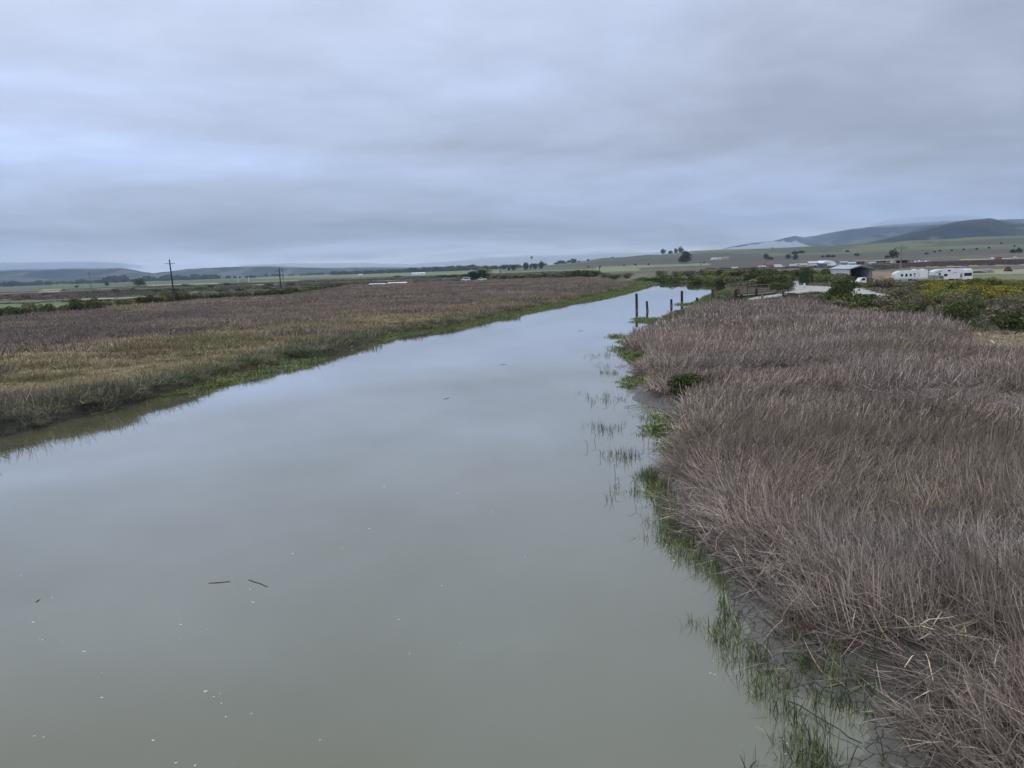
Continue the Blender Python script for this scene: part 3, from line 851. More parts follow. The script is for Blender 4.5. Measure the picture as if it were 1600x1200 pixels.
def loose_straw():
    """broken pale stems lying over the near mud bank and bank edge, and the wrack on the left shore"""
    g = np.random.default_rng(14)
    st = [clump(6, .35, .5, 1.25, .016, 1.35, 3, kink=.3, curve=.1, seed=400 + i, K=5, pale=.15) for i in range(6)]
    x, y, r = cand(8, 46, 5.5, g, math.radians(2), AZR)
    d, right = sdist(x, y)
    m = right & (d > .35) & (d < 3.4) & (g.uniform(0, 1, len(x)) < sm(.2, 1.6, d))
    x, y = x[m], y[m]
    P1 = np.stack([x, y, H(x, y) + g.uniform(0.02, .35, len(x)) * sm(1.0, 2.4, d[m])], 1)
    q = []
    for px, py, sx, sy, k in [(300, 596, 1.3, 1.2, 34), (325, 590, 1.4, 1.0, 26), (270, 603, 1.0, .8, 10), (385, 577, 1.0, .8, 8), (690, 507, 3, 1.5, 40), (650, 512, 3, 1.2, 30), (1000, 577, 1.2, 1.2, 20),
                              (1040, 592, 1.6, 1.2, 40), (1060, 585, 1.5, 1.0, 26), (1030, 610, 1.4, 1.6, 30), (1010, 628, 1.0, .8, 16), (1060, 640, 1.0, 1.6, 26), (1055, 770, .8, 1.0, 26), (1085, 800, .7, 1.0, 22)]:
        c = W(px, py, .3); a = np.stack([g.normal(c[0], sx, k), g.normal(c[1], sy, k)], 1)
        q.append(np.column_stack([a, H(a[:, 0], a[:, 1]) + g.uniform(0, .3, k)]))
    P = np.vstack([P1] + q); n = len(P)
    tint = np.array([.34, .29, .20]) * g.uniform(.5, 1.15, (n, 1)); tint[len(P1):] = np.array([.27, .225, .19]) * g.uniform(.6, 1.3, (n - len(P1), 1))
    scatter('broken_straw', 'pale broken stems and drift wrack lying on the mud at the bank edges', 'straw', clump_coll('straw', st, VEG), P,
            np.stack([g.normal(0, .15, n), g.normal(0, .15, n), g.uniform(0, 6.28, n)], 1), np.ones((n, 3)) * g.uniform(.6, 1.1, (n, 1)), g.integers(0, 6, n), tint)
    # dead brush understorey below the shrubs and low weeds on the farmland
    lw = [clump(70, 1.0, .2, .6, .04, .4, 3, kink=.2, curve=1, seed=420 + i, K=4, dome=.3) for i in range(4)]
    x, y, r = cand(60, 330, .75, g, math.radians(9), AZR)
    d, right = sdist(x, y)
    m = right & (d > 1.5) & ~inpoly(REED_P, x, y) & ~inpoly(ROAD, x, y) & (r < 330)
    m &= ~inpoly(YARD, x, y)
    x1, y1 = x[m], y[m]
    x, y, r = cand(165, 900, .055, g, AZL, math.radians(6))
    d, right = sdist(x, y)
    outer = Wl([(-900, 560), (-200, 505), (0, 499), (125, 490), (250, 478), (400, 467), (532, 449), (735, 440), (800, 437), (880, 433.5), (1005, 438)], .9)
    poly = np.vstack([outer, [(60, -60), (-400, -60)]])
    m = ~inpoly(poly, x, y) & (fbm(x * .2, y, 40, 131, 3) > .5)
    x2, y2 = x[m], y[m]
    x = np.concatenate([x1, x2]); y = np.concatenate([y1, y2]); n = len(x)
    far = np.arange(n) >= len(x1)
    s = np.where(far, g.uniform(1.5, 3.2, n), g.uniform(.7, 1.4, n))
    c1 = np.array([.20, .172, .125]); c2 = np.array([.11, .125, .06])
    k = (fbm(x, y, 9, 133, 3) > .5)[:, None]
    tint = np.where(k, c1, c2) * g.uniform(.7, 1.25, (n, 1)); tint[far] *= .65
    clr = inpoly(Wl([(1470, 512), (1600, 516), (1750, 518), (1750, 562), (1600, 554), (1485, 549)], .9), x, y)
    tint[clr] = np.array([.42, .33, .21]) * g.uniform(.6, 1.15, (clr.sum(), 1)); s = np.where(clr, s * .6, s)
    scatter('ground_cover', 'low dry weeds and undergrowth below the shrubs and on the flats', 'weeds', clump_coll('weeds', lw, VEG),
            np.stack([x, y, H(x, y)], 1), np.stack([np.zeros(n), np.zeros(n), g.uniform(0, 6.28, n)], 1),
            np.stack([s, s, s * g.uniform(.6, 1.1, n) * np.where(far, .7, 1)], 1), g.integers(0, 4, n), tint)

ROAD = Wl([(1165, 464.5), (1215, 457), (1236, 452), (1237, 438), (1247, 437.5), (1256, 443), (1275, 445), (1300, 446), (1335, 447.5), (1350, 449), (1370, 455), (1393, 459), (1375, 464),
           (1320, 461), (1300, 459), (1275, 454), (1240, 459), (1205, 463.5), (1168, 468)], .9)
YARD = Wl([(1290, 441), (1400, 440.5), (1460, 438), (1525, 436), (1720, 440), (1720, 402), (1100, 412), (1200, 424), (1280, 428)], .9)

# ------------------------------------------------------------------ shrubs and trees
def leafball(n, leaf, lumps, seed, flat=1.0, up=.35, hole=0.0):
    """foliage in a unit crown: x,y in -1..1, z in 0..1"""
    g = np.random.default_rng(seed)
    cx = []
    for i in range(lumps):
        a = g.uniform(0, 6.28); u = math.sqrt(g.uniform(0, 1)) * .68
        z = g.uniform(.22, .78) * (1 - .45 * u ** 2)
        cx.append((u * math.cos(a), u * math.sin(a), z, g.uniform(.22, .40)))
    cx = np.array(cx)
    k = g.integers(0, lumps, n)
    v = g.normal(0, 1, (n, 3)); v /= np.linalg.norm(v, axis=1)[:, None]
    v[:, 2] = np.where(g.uniform(0, 1, n) < up, np.abs(v[:, 2]), v[:, 2])
    rad = g.uniform(.55, 1.1, n) ** .6
    c = cx[k]
    P = c[:, :3] + v * np.array([1, 1, .85]) * (c[:, 3] * rad)[:, None]
    P[:, 2] = np.clip(P[:, 2], .02 + g.uniform(0, .06, n), 1.15)
    # leaf quads
    a = g.normal(0, 1, (n, 3)); a /= np.linalg.norm(a, axis=1)[:, None]
    b = np.cross(a, g.normal(0, 1, (n, 3))); b /= np.linalg.norm(b, axis=1)[:, None]
    s = leaf * g.uniform(.6, 1.4, n)[:, None]
    V = np.stack([P - a * s, P + b * s * .6, P + a * s, P - b * s * .6], 1).reshape(-1, 3)
    F = np.arange(4 * n).reshape(n, 4)
    lb = g.uniform(.7, 1.3, lumps)[k]
    C = np.repeat((lb * g.uniform(.7, 1.3, n))[:, None] * (1 + g.normal(0, .06, (n, 3))), 4, 0)
    return V, F, C

LEAF = mat('leaves', attr='obj', rough=.7, spec=.15)
TWIG = mat('twigs', attr='obj', rough=.85, spec=.15)
BARK = mat('bark', (.11, .085, .065), .9, .3, 4)
shrub_me = [mesh_np('shrub_foliage', *leafball(1500, .062, 13 + i, 500 + i), [LEAF]) for i in range(5)]
def twigmesh(seed):
    V, F, C = clump(420, .42, .7, 1.25, .022, .55, 3, kink=.35, curve=.5, seed=seed, K=5, dome=.5, pale=.1)
    V[:, 2] *= .85
    return mesh_np('twig_foliage', V, F, C, [TWIG])
twig_me = [twigmesh(520 + i) for i in range(3)]
def stemmesh(seed, h=.7):
    g = random.Random(seed); b = MB()
    for i in range(6):
        a = g.uniform(0, 6.28); t = g.uniform(.2, .6)
        b.tube((0, 0, -.15), (t * math.cos(a), t * math.sin(a), h * g.uniform(.6, 1)), .045, .015, BARK, 5)
    o = b.build('stem'); me = o.data; bpy.data.objects.remove(o)
    return me
stem_me = [stemmesh(i) for i in range(3)]

KINDS = {  # base colours of each sort of shrub
    'D': (.070, .090, .024), 'G': (.125, .134, .052), 'Y': (.22, .205, .034), 'L': (.15, .17, .050), 'T': (.225, .195, .165), 'O': (.165, .146, .088)}
KN = {'D': 'dark green leafy shrub', 'G': 'grey green shrub', 'Y': 'yellow flowering shrub', 'L': 'light green shrub', 'T': 'bare grey twiggy shrub', 'O': 'dull olive brown shrub'}
NSH = [0]
def shrub(x, y, wdt, hgt, kind, where, group):
    i = NSH[0]; NSH[0] += 1
    z = float(H(x, y))
    r = thing('shrub', '%s %s' % (KN[kind], where), 'shrub', (x, y, z), random.uniform(0, 6.28), '%ss, %s' % (KN[kind], group))
    tw = kind == 'T'
    f = link('foliage', (twig_me if tw else shrub_me)[i % (3 if tw else 5)], r)
    f.scale = (wdt / 2, wdt / 2 * random.uniform(.8, 1.1), hgt)
    c = KINDS[kind]; q = random.uniform(.75, 1.25)
    f.color = (c[0] * q * random.uniform(.92, 1.08), c[1] * q, c[2] * q, 1)
    s = link('stem', stem_me[i % 3], r); s.scale = (wdt / 2, wdt / 2, hgt)
    return r

def shrubs():
    rs = random.Random(33)
    # -- levee on the left: one row along the edge of the marsh
    base = [(-40, 500), (0, 497), (50, 492), (90, 490.5), (125, 489), (158, 485), (172, 481), (210, 479.5), (250, 477), (300, 471.5), (350, 469), (400, 466), (475, 459), (532, 449)]
    P = Wl(base, .9)
    seg = np.r_[0, np.cumsum(np.hypot(*np.diff(P, axis=0).T))]
    s = 0.0
    while s < seg[-1]:
        x = float(np.interp(s, seg, P[:, 0])); y = float(np.interp(s, seg, P[:, 1]))
        px = np.interp(s, seg, [b[0] for b in base])
        gap = 158 < px < 170
        big = 1.25 if (45 < px < 80 or 125 < px < 158 or 228 < px < 290) else .95
        wdt = rs.uniform(3.2, 5.2) * (1.25 if px > 300 else 1); hg = rs.uniform(2.0, 2.9) * big
        if not gap:
            k = rs.choice('DDDLGGO')
            shrub(x + rs.uniform(-1, 1), y + rs.uniform(-.5, 1.5), wdt, hg, k, 'in the row along the edge of the left marsh', 'left levee row')
        s += wdt * .62
    # -- scattered bushes on the flats behind it
    for px, py, wd, hg, k in [(120, 449.5, 7, 3.0, 'D'), (180, 456, 8, 2.2, 'O'), (150, 457, 6, 1.6, 'O'), (205, 455, 6, 2, 'G'), (310, 452, 7, 2, 'G'), (330, 449, 7, 1.8, 'D'), (345, 456, 6, 1.6, 'O'), (375, 455, 7, 1.8, 'G'),
                              (100, 454, 6, 1.5, 'O'), (245, 456, 6, 1.6, 'D'), (275, 455, 6, 1.4, 'D'), (420, 447, 8, 1.6, 'D'), (455, 446, 8, 1.8, 'D'), (440, 451, 5, 1.5, 'O'), (415, 452, 5, 1.5, 'D'), (70, 460, 7, 1.4, 'O'),
                              (355, 446, 10, 2.2, 'D'), (290, 447, 9, 2.0, 'D'), (40, 466, 6, 1.4, 'O'), (10, 463, 6, 1.2, 'D'), (500, 447, 6, 1.6, 'G'), (480, 451, 5, 1.5, 'L'),
                              (690, 433.5, 12, 2.4, 'D'), (712, 433, 12, 2.4, 'D'), (728, 432, 12, 2.6, 'D'), (702, 433.5, 10, 2.0, 'D'), (620, 433.5, 12, 2, 'D'), (775, 435, 14, 2.6, 'O'), (792, 436, 14, 2.6, 'O'), (810, 435, 16, 3, 'O'),
                              (830, 434.5, 16, 3, 'O'), (850, 433, 14, 3, 'D'), (872, 434, 16, 3, 'O'), (893, 434, 14, 4.2, 'D'), (910, 433, 14, 4, 'D'), (925, 432.5, 13, 3.8, 'D'), (902, 427, 16, 2.6, 'D'), (918, 426.5, 14, 2.6, 'D')]:
        x, y = at(px, py)
        shrub(x, y, wd, hg, k, 'standing alone on the open flats beyond the marsh', 'far flats')
    # -- far bank of the channel
    for px, py, wd, hg, k in [(945, 433.5, 10, 3.4, 'O'), (962, 434.5, 9, 3.0, 'D'), (980, 434, 9, 3.2, 'O'), (996, 435.5, 9, 2.6, 'O'), (1008, 435.5, 8, 3.4, 'G'), (1020, 436.5, 8, 3.2, 'D'), (1030, 437, 8, 4.4, 'D'),
                              (1040, 436, 8, 4.6, 'G'), (1050, 437.5, 8, 4.4, 'G'), (1060, 437.5, 7, 4.0, 'D'), (1070, 438, 6, 2.8, 'O'), (1076, 439, 8, 2.8, 'G'), (1084, 438.5, 8, 4.8, 'D'), (1094, 439.5, 8, 3.2, 'D'),
                              (1102, 438.5, 8, 4.8, 'L'), (1110, 440, 7, 3.0, 'G'), (1118, 440.5, 7, 3.4, 'D'), (1127, 441, 7, 3.8, 'G'), (1136, 441.5, 8, 3.8, 'D'), (1146, 442.5, 7, 3.6, 'G'), (1035, 432, 8, 4.0, 'O'),
                              (1056, 431.5, 9, 3.6, 'G'), (1078, 431, 9, 3.6, 'O'), (1100, 430.5, 9, 4.0, 'G'), (1112, 431, 9, 4.2, 'L'), (1128, 431.5, 9, 4.0, 'D'), (1140, 433, 8, 4.2, 'L'), (1155, 437, 8, 4.2, 'D'), (1165, 440, 7, 3.6, 'G'),
                              (1152, 431, 9, 4.4, 'G'), (1168, 433, 9, 4.6, 'D'), (1180, 432, 9, 4.4, 'G'), (1178, 441, 7, 3.8, 'D'), (1190, 437, 8, 4.4, 'D'), (1195, 431, 9, 4.2, 'L'), (1206, 432, 9, 4.0, 'G'), (1206, 441, 7, 4.4, 'D'),
                              (1200, 447, 6, 3.8, 'D'), (1190, 446, 6, 3.4, 'G'), (1180, 447, 5, 2.8, 'O'), (1212, 449, 6, 3.8, 'D'), (1222, 446, 6, 4.4, 'G'), (1224, 437, 7, 4.6, 'D'), (1228, 451, 4.5, 3.2, 'D'), (1216, 452, 5, 2.6, 'G'),
                              (1150, 447.5, 6, 2.6, 'T'), (1162, 446.5, 6, 2.6, 'T'), (1172, 447, 5, 2.4, 'T'), (1153, 442, 6, 2.2, 'T'), (1233, 441, 6, 4.0, 'D')]:
        x, y = W(px, py, .8)
        shrub(x, y, wd * 1.0, hg * .82, k, 'in the thicket on the bank beyond the channel', 'far channel bank')
    # -- by the road and the yard
    spec = [(1262, 437, 4.5, 3.0, 'D'), (1258, 440, 4, 2.2, 'G'), (1272, 439, 5, 2.8, 'D'), (1266, 434, 6, 3.2, 'D'), (1282, 440, 5, 2.8, 'L'), (1292, 439, 6, 3.2, 'D'), (1303, 441, 5, 3.0, 'G'), (1312, 442, 5, 3.0, 'D'), (1322, 442.5, 4, 2.6, 'G'),
            (1244, 434, 6, 3.5, 'D'), (1255, 431, 7, 3.5, 'D'), (1275, 433, 7, 3.0, 'G'), (1294, 434, 7, 3.6, 'D'), (1308, 436, 6, 3.0, 'G'),
            (1345, 446, 5, 1.2, 'D'), (1355, 447, 4.5, 1.1, 'L'), (1365, 447, 5, 1.4, 'D'), (1378, 447, 5, 1.8, 'O'), (1388, 448, 5, 2.2, 'O'), (1335, 444, 4.5, 1.2, 'D'),
            (1241, 470, 5.0, 2.3, 'G'), (1252, 471, 5.4, 2.5, 'D'), (1263, 472, 5.5, 2.4, 'O'), (1274, 475, 5, 2.6, 'T'), (1284, 478, 4.5, 2.7, 'T'), (1296, 471, 4.6, 2.8, 'D'), (1311, 470, 4.6, 3.6, 'D'), (1318, 463, 5, 3.5, 'D'),
            (1305, 463, 4, 2.8, 'G'), (1300, 483, 4.2, 2.4, 'O'), (1316, 481, 4.4, 2.0, 'G'), (1330, 482, 4.6, 2.2, 'L'), (1335, 474, 4.6, 2.6, 'D'), (1346, 480, 4.4, 2.6, 'D'), (1360, 478, 4.8, 3.0, 'D'), (1374, 476, 4.4, 2.7, 'D'),
            (1388, 482, 4.6, 2.9, 'O'), (1402, 480, 4.4, 2.8, 'T'), (1368, 488, 4.2, 2.0, 'T'), (1385, 490, 4.2, 2.0, 'O'), (1400, 492, 4.4, 2.3, 'G'), (1418, 490, 4.6, 2.6, 'D')]
    for px, py, wd, hg, k in spec:
        if py >= 458 and not (1308 < px < 1320): hg *= .72
        x, y = W(px, py, .9)
        shrub(x, y, wd, hg, k, 'beside the gravel road between reeds and white trailers', 'roadside brush')
    # -- the big mixed thicket at the right edge
    poly = Wl([(1395, 470), (1420, 492), (1500, 500), (1560, 510), (1760, 520), (1800, 446), (1600, 445), (1520, 443), (1460, 446), (1400, 452)], .9)
    placed = []; tries = 0
    while len(placed) < 135 and tries < 9000:
        tries += 1
        x = rs.uniform(poly[:, 0].min(), poly[:, 0].max()); y = rs.uniform(poly[:, 1].min(), poly[:, 1].max())
        if not inpoly(poly, np.array([x]), np.array([y]))[0] or inpoly(ROAD, np.array([x]), np.array([y]))[0]: continue
        if any((x - a) ** 2 + (y - b) ** 2 < 2.7 ** 2 for a, b in placed): continue
        placed.append((x, y))
        v = np.array([x, y, 0.9 - CAM_H]) @ RN
        px = 800 - v[0] / v[2] * FPX; py = 600 + v[1] / v[2] * FPX
        if py < 464 and px > 1440: k = rs.choice('YYYYDL')
        elif py < 474 and px > 1445: k = rs.choice('YYYDLLOG')
        elif py < 490: k = rs.choice('DGGOOOT')
        else: k = rs.choice('DGGOOTTT' if px < 1540 else 'DDGGOOT')
        hg = rs.uniform(1.6, 2.4) if py > 464 else rs.uniform(1.4, 1.95)
        
        shrub(x, y, rs.uniform(3.4, 4.8), hg, k, 'in the dense thicket at the right edge', 'right thicket')
    # a green clump on the near mud and two hill-foot bushes
    c = W(1078, 612, .6)
    shrub(c[0], c[1], 2.9, 1.15, 'D', 'on the mud bank among the near reeds', 'near reeds')

# ---- trees
crowns = [mesh_np('tree_crown', *leafball(2600, .052, 16 + 3 * i, 600 + i), [LEAF]) for i in range(4)]
def trunkmesh(seed):
    g = random.Random(seed); b = MB()
    b.tube((0, 0, -.08), (.01, 0, .3), .055, .038, BARK, 8)
    for i in range(7):
        a = i * .9 + g.uniform(-.3, .3); z0 = g.uniform(.18, .34); q = g.uniform(.25, .55)
        b.tube((0, 0, z0), (q * math.cos(a) * .6, q * math.sin(a) * .6, z0 + g.uniform(.25, .5)), .028, .009, BARK, 5)
    b.tube((.01, 0, .29), (.02, .02, .78), .037, .012, BARK, 6)
    o = b.build('trunk'); me = o.data; bpy.data.objects.remove(o)
    return me
trunks = [trunkmesh(i) for i in range(3)]
NTR = [0]
def tree(px, py, wpx, hpx, label, colr=(.045, .065, .028), lift=.12, group=None, d=None):
    i = NTR[0]; NTR[0] += 1
    if d is None: x, y = at(px, py)
    else:
        b = bearing(px, py)[0]; x, y = d * math.tan(b), d
    dep = np.array([x, y, 0 - CAM_H]) @ RN; dist = -dep[2]
    wd = wpx * dist / FPX; hg = hpx * dist / FPX
    z = float(H(x, y))
    r = thing('tree', label, 'tree', (x, y, z), random.uniform(0, 6.28), group)
    t = link('trunk', trunks[i % 3], r); t.scale = (max(wd * .5, hg * .3),) * 2 + (hg,)
    c = link('crown', crowns[i % 4], r); c.scale = (wd / 2, wd / 2, hg * (1 - lift) / 1.02); c.location = (0, 0, hg * lift)
    q = random.uniform(.85, 1.15)
    c.color = (colr[0] * q, colr[1] * q, colr[2] * q, 1)
    return r

def trees():
    bl = (.040, .056, .030)
    tree(748, 438, 38, 17, 'wide dome shaped dark tree with white vehicles beneath it', (.020, .034, .014), .02)
    tree(757, 429, 26, 13, 'pale willow green tree just behind the dark dome tree', (.20, .21, .11), .03)
    tree(760, 427, 8, 12, 'round dark tree top rising behind the pale willowy tree', bl, .1)
    tree(803, 424, 9.5, 11, 'broad dark tree, leftmost big tree of the mid horizon row', bl)
    tree(795, 424, 5.5, 7.5, 'small dark tree touching the left side of the broad horizon tree', bl)
    tree(788, 423.5, 6, 8, 'small airy tree near the thin pole on the horizon', bl, .3)
    tree(822, 423, 9.5, 13.5, 'tall dark tree directly below and left of the balloon', bl, .05)
    tree(829, 422.5, 3, 11, 'very slim columnar tree beneath the balloon', bl, .1)
    tree(836, 421, 9, 9, 'medium rounded tree just right of the slim columnar tree', bl, .05)
    tree(846, 420.5, 10.5, 12.5, 'big rounded tree at the right end of the horizon row', bl, .05)
    tree(217, 447, 25, 13, 'bright bushy tree alone on the flats left of the dark pole', (.075, .115, .05), .02)
    tree(167, 447, 7, 7, 'small hazy tree left of the bushy lone tree', (.06, .085, .05), .05)
    tree(1072, 411.5, 22, 20, 'large dark spreading tree in the field below the green ridge', (.028, .046, .026), .1)
    tree(1065, 411, 12, 11, 'lower dark tree leaning against the large spreading tree', (.028, .046, .026), .08)
    tree(1036.5, 397.8, 9.5, 9, 'leftmost windswept tree on the crest of the green ridge', bl, .08)
    tree(1048, 397.0, 9, 6, 'low tree on the ridge crest between the windswept ones', bl, .05)
    tree(1056, 396.2, 8, 8.5, 'middle tree of the clump on the ridge crest', bl, .08)
    tree(1063.5, 395.6, 11, 10, 'rightmost broad tree of the clump on the ridge crest', bl, .08)
    tree(1197, 406, 9, 10, 'dark tree beside the thin pole above the parked trailers', (.03, .045, .028), .1)
    tree(1203, 406, 13, 5, 'low dark tree spreading right of the pole side tree', (.035, .05, .03), .02)
    tree(1232, 404.5, 10, 8, 'hazy grey green tree on the slope above white trailers', (.07, .085, .06), .05)
    tree(1243, 405.8, 10, 9, 'grey green tree reaching down slope towards the white trailers', (.065, .08, .055), .05)
    tree(1243, 398, 13, 5.5, 'dark hillside grove tree, left one of a pair', bl, .02)
    tree(1252, 396, 13, 5, 'dark hillside grove tree, right one of a pair', bl, .02)
    tree(1285, 402.5, 7, 3.6, 'small dark hillside tree, left of a short row above the white domed barn', bl, .02)
    tree(1294, 402.2, 9, 4.5, 'dark hillside tree in the middle of the short row above the white domed barn', bl, .02)
    tree(1302, 402, 8, 4, 'dark hillside tree at the right end of the short row above the white domed barn', bl, .02)
    tree(1324, 394, 8, 3.4, 'small tree on the open green slope above the shed', bl, .02)
    tree(1339, 400, 10, 4.6, 'low tree on the lower slope just above the metal shed', bl, .02)
    tree(1396, 403.5, 18, 14, 'large round dark tree on the slope left of the tall pale pole', (.034, .044, .034), .03)
    tree(1386, 403.8, 9, 5, 'small dark tree at the left foot of the large round tree', bl, .02)
    tree(1448, 397.5, 8, 3, 'faint low tree on the slope right of the tall pale pole', (.07, .08, .05), .02)
    tree(1583, 395.5, 12, 6.5, 'dark rounded tree near the right edge, left one of a pair', (.028, .045, .022), .02)
    tree(1592, 395, 11, 8, 'dark rounded tree near the right edge, right one of a pair', (.028, .045, .022), .02)
    for px, py in [(1469, 393.5), (1487, 392.3), (1506, 391), (1526, 390.4), (1545, 388.6), (1564, 381.5), (1585, 385.5), (1460, 394.5)]:
        tree(px, py, 4.6, 3.0, 'tiny dark lone tree dotted on the open green hillside', bl, .02, 'lone trees dotted on the hillside')
    for px, py in [(919, 418.5), (938, 418), (975, 416), (993, 415), (1013, 414.6), (1100, 411.5)]:
        tree(px, py, 3.4, 3.0, 'tiny dark shrub like tree in the pasture below the green ridge', bl, .02, 'small trees in the pasture')
    for px, py, a, b in [(896, 411.0, 9, 2.6), (905, 410, 6, 2.4), (919, 407.9, 5, 3.2), (957, 403.0, 5, 1.8), (884, 412.4, 4, 2), (1207, 388.6, 3, 2.4)]:
        tree(px, py, a, b, 'little tree on the skyline of the green ridge', bl, .02, 'skyline trees on the green ridge')
    # olive tree in front of the shed, and the round one left of it
    tree(1310, 441, 22, 24, 'thin leaved pale green tree in front of the white shed wall', (.17, .18, .11), .25, d=175)
    tree(1258, 437, 20, 27, 'dense green conifer like tree left of the white shed', (.05, .072, .028), .03, d=195)
    # far-off woods: a mass nobody can count
    g = np.random.default_rng(77)
    wood = [leafball(500, .11, 10, 700 + i) for i in range(3)]
    xs, ys, sc = [], [], []
    for a, b, d0, dens, s0 in [(-100, 215, 3300, 90, 11), (250, 400, 3000, 60, 9), (395, 560, 3600, 55, 11), (520, 800, 2700, 150, 11), (560, 700, 2500, 60, 10), (640, 740, 2400, 60, 14), (740, 900, 2300, 60, 10), (225, 345, 3200, 50, 18), (0, 80, 3000, 30, 15), (160, 200, 2900, 8, 22), (120, 170, 2950, 14, 14)]:
        px = g.uniform(a, b, dens); bb = np.array([bearing(p, 420 + (800 - p) * .035)[0] for p in px]); dd = d0 + g.uniform(-90, 260, dens)
        xs.append(dd * np.sin(bb)); ys.append(dd * np.cos(bb)); sc.append(s0 * g.uniform(.5, 1.25, dens))
    x = np.concatenate(xs); y = np.concatenate(ys); s = np.concatenate(sc); n = len(x)
    scatter('far_woodland', 'distant bluish line of trees at the foot of the hills', 'woodland', clump_coll('wood', wood, VEG), np.stack([x, y, H(x, y)], 1),
            np.stack([np.zeros(n), np.zeros(n), g.uniform(0, 6.28, n)], 1), np.stack([s * 1.2, s * 1.2, s], 1), g.integers(0, 3, n), np.array([.035, .05, .032]) * g.uniform(.7, 1.3, (n, 1)))
    # dormant vineyard: rows of brown vines
    row = [clump(60, .9, .5, 1.0, .06, .3, 3, kink=.3, seed=720 + i, K=4) for i in range(3)]
    P = Wl([(1105, 421), (1300, 418.5), (1365, 422), (1430, 417), (1640, 411.5), (1640, 404.5), (1440, 410), (1400, 413.5), (1300, 416.8), (1105, 419.5)], 1.2)
    X_, Y_ = [], []
    for rr_ in np.arange(-400, 1500, 9.0):
        t = np.arange(0, 1500, 2.6)
        x = 60 + rr_ + .16 * t; y = 200 + t * 1.0
        m = inpoly(P, x, y); X_.append(x[m]); Y_.append(y[m])
    x = np.concatenate(X_); y = np.concatenate(Y_); n = len(x); x = x + g.normal(0, .3, n)
    scatter('vineyard', 'dormant dark brown vineyard rows behind the shed and trailers', 'vineyard', clump_coll('vines', row, VEG), np.stack([x, y, H(x, y)], 1),
            np.stack([np.zeros(n), np.zeros(n), g.uniform(0, 6.28, n)], 1), np.ones((n, 3)) * g.uniform(.9, 1.4, (n, 1)), g.integers(0, 3, n), np.array([.105, .080, .072]) * g.uniform(.7, 1.3, (n, 1)))

# ------------------------------------------------------------------ road sheet
def road():
    P = ROAD; st = .7
    xs = np.arange(P[:, 0].min(), P[:, 0].max(), st); ys = np.arange(P[:, 1].min(), P[:, 1].max(), st)
    Xg, Yg = np.meshgrid(xs, ys); wx = (fbm(Xg, Yg, 3, 5, 2) - .5) * 1.6
    ins = inpoly(P, Xg + wx, Yg + wx)
    Zg = H(Xg, Yg) + .05
    n = len(xs); ids = np.arange(Xg.size).reshape(Xg.shape)
    k = ins[:-1, :-1]
    F = np.stack([ids[:-1, :-1][k], ids[:-1, 1:][k], ids[1:, 1:][k], ids[1:, :-1][k]], -1)
    me = mesh_np('gravel_road', np.stack([Xg.ravel(), Yg.ravel(), Zg.ravel()], 1), F, None, [mat('gravel', (.40, .385, .35), .9, .22, .9)])
    tag(link('gravel_road', me), kind='structure')

# ------------------------------------------------------------------ wooden posts, boardwalk, poles
def wood_mat(name, col):
    if name in MATS: return MATS[name]
    m = bpy.data.materials.new(name); m.use_nodes = True; t = NT(m.node_tree)
    co = t.n('ShaderNodeTexCoord').outputs['Object']
    mp_ = t.n('ShaderNodeMapping', _0=co); mp_.inputs['Scale'].default_value = (9, 9, 1.2)
    nz = t.n('ShaderNodeTexNoise', _Vector=mp_.outputs[0], _Scale=2.0, _Detail=6.0, _Roughness=.7).outputs[0]
    c = t.ramp(nz, [(.3, tuple(q * .6 for q in col)), (.7, tuple(q * 1.5 for q in col))])
    bn = t.n('ShaderNodeBump', _Height=nz, _Strength=.6, _Distance=.03)
    p = t.n('ShaderNodeBsdfPrincipled', _Base_Color=c, _Roughness=.85, _Normal=bn.outputs[0]); p.inputs['Specular IOR Level'].default_value = .2
    t.n('ShaderNodeOutputMaterial', _Surface=p.outputs[0])
    MATS[name] = m; return m

def dist_at(x, y, z=0):
    return -float((np.array([x, y, z - CAM_H]) @ RN)[2])

def piling(px, ptop, pbase, wpx, label, wood, z0=0.0, lean=(0, 0), cap=None):
    x, y = W(px, pbase, z0); d = dist_at(x, y, z0)
    h = (pbase - ptop) * d / FPX; r = wpx * d / FPX / 2
    t = thing('wooden_post', label, 'post', (x, y, z0), random.uniform(0, 6), 'old wooden piling posts by the right bank')
    b = MB(); n = 12
    prof = [(r * 1.0, -1.2), (r * 1.03, 0.0), (r * random.uniform(.95, 1.02), h * .35), (r * random.uniform(.93, 1.0), h * .7), (r * .95, h - .03), (r * .85, h)]
    vs = []
    ph = [random.uniform(.93, 1.07) for _ in range(n)]
    for rr_, z in prof:
        for i in range(n):
            a = 6.2832 * i / n; vs.append((rr_ * ph[i] * math.cos(a) + lean[0] * z, rr_ * ph[i] * math.sin(a) + lean[1] * z, z + (random.uniform(-.02, .02) if z > h - .05 else 0)))
    fs = [(k * n + i, k * n + (i + 1) % n, (k + 1) * n + (i + 1) % n, (k + 1) * n + i) for k in range(len(prof) - 1) for i in range(n)]
    fs.append(tuple(range((len(prof) - 1) * n, len(prof) * n)))
    b.add(vs, fs, wood); b.build('shaft', t)
    t.rotation_euler = (0, 0, 0)
    if z0 < .2:
        w2 = MB(); w2.lathe([(r * 1.10, -.5), (r * 1.12, .08), (r * 1.1, .30), (r * 1.02, .36)], mat('algae_crust', (.10, .10, .075), .9, .4, 6), 12); w2.build('waterline_crust', t)
    return t

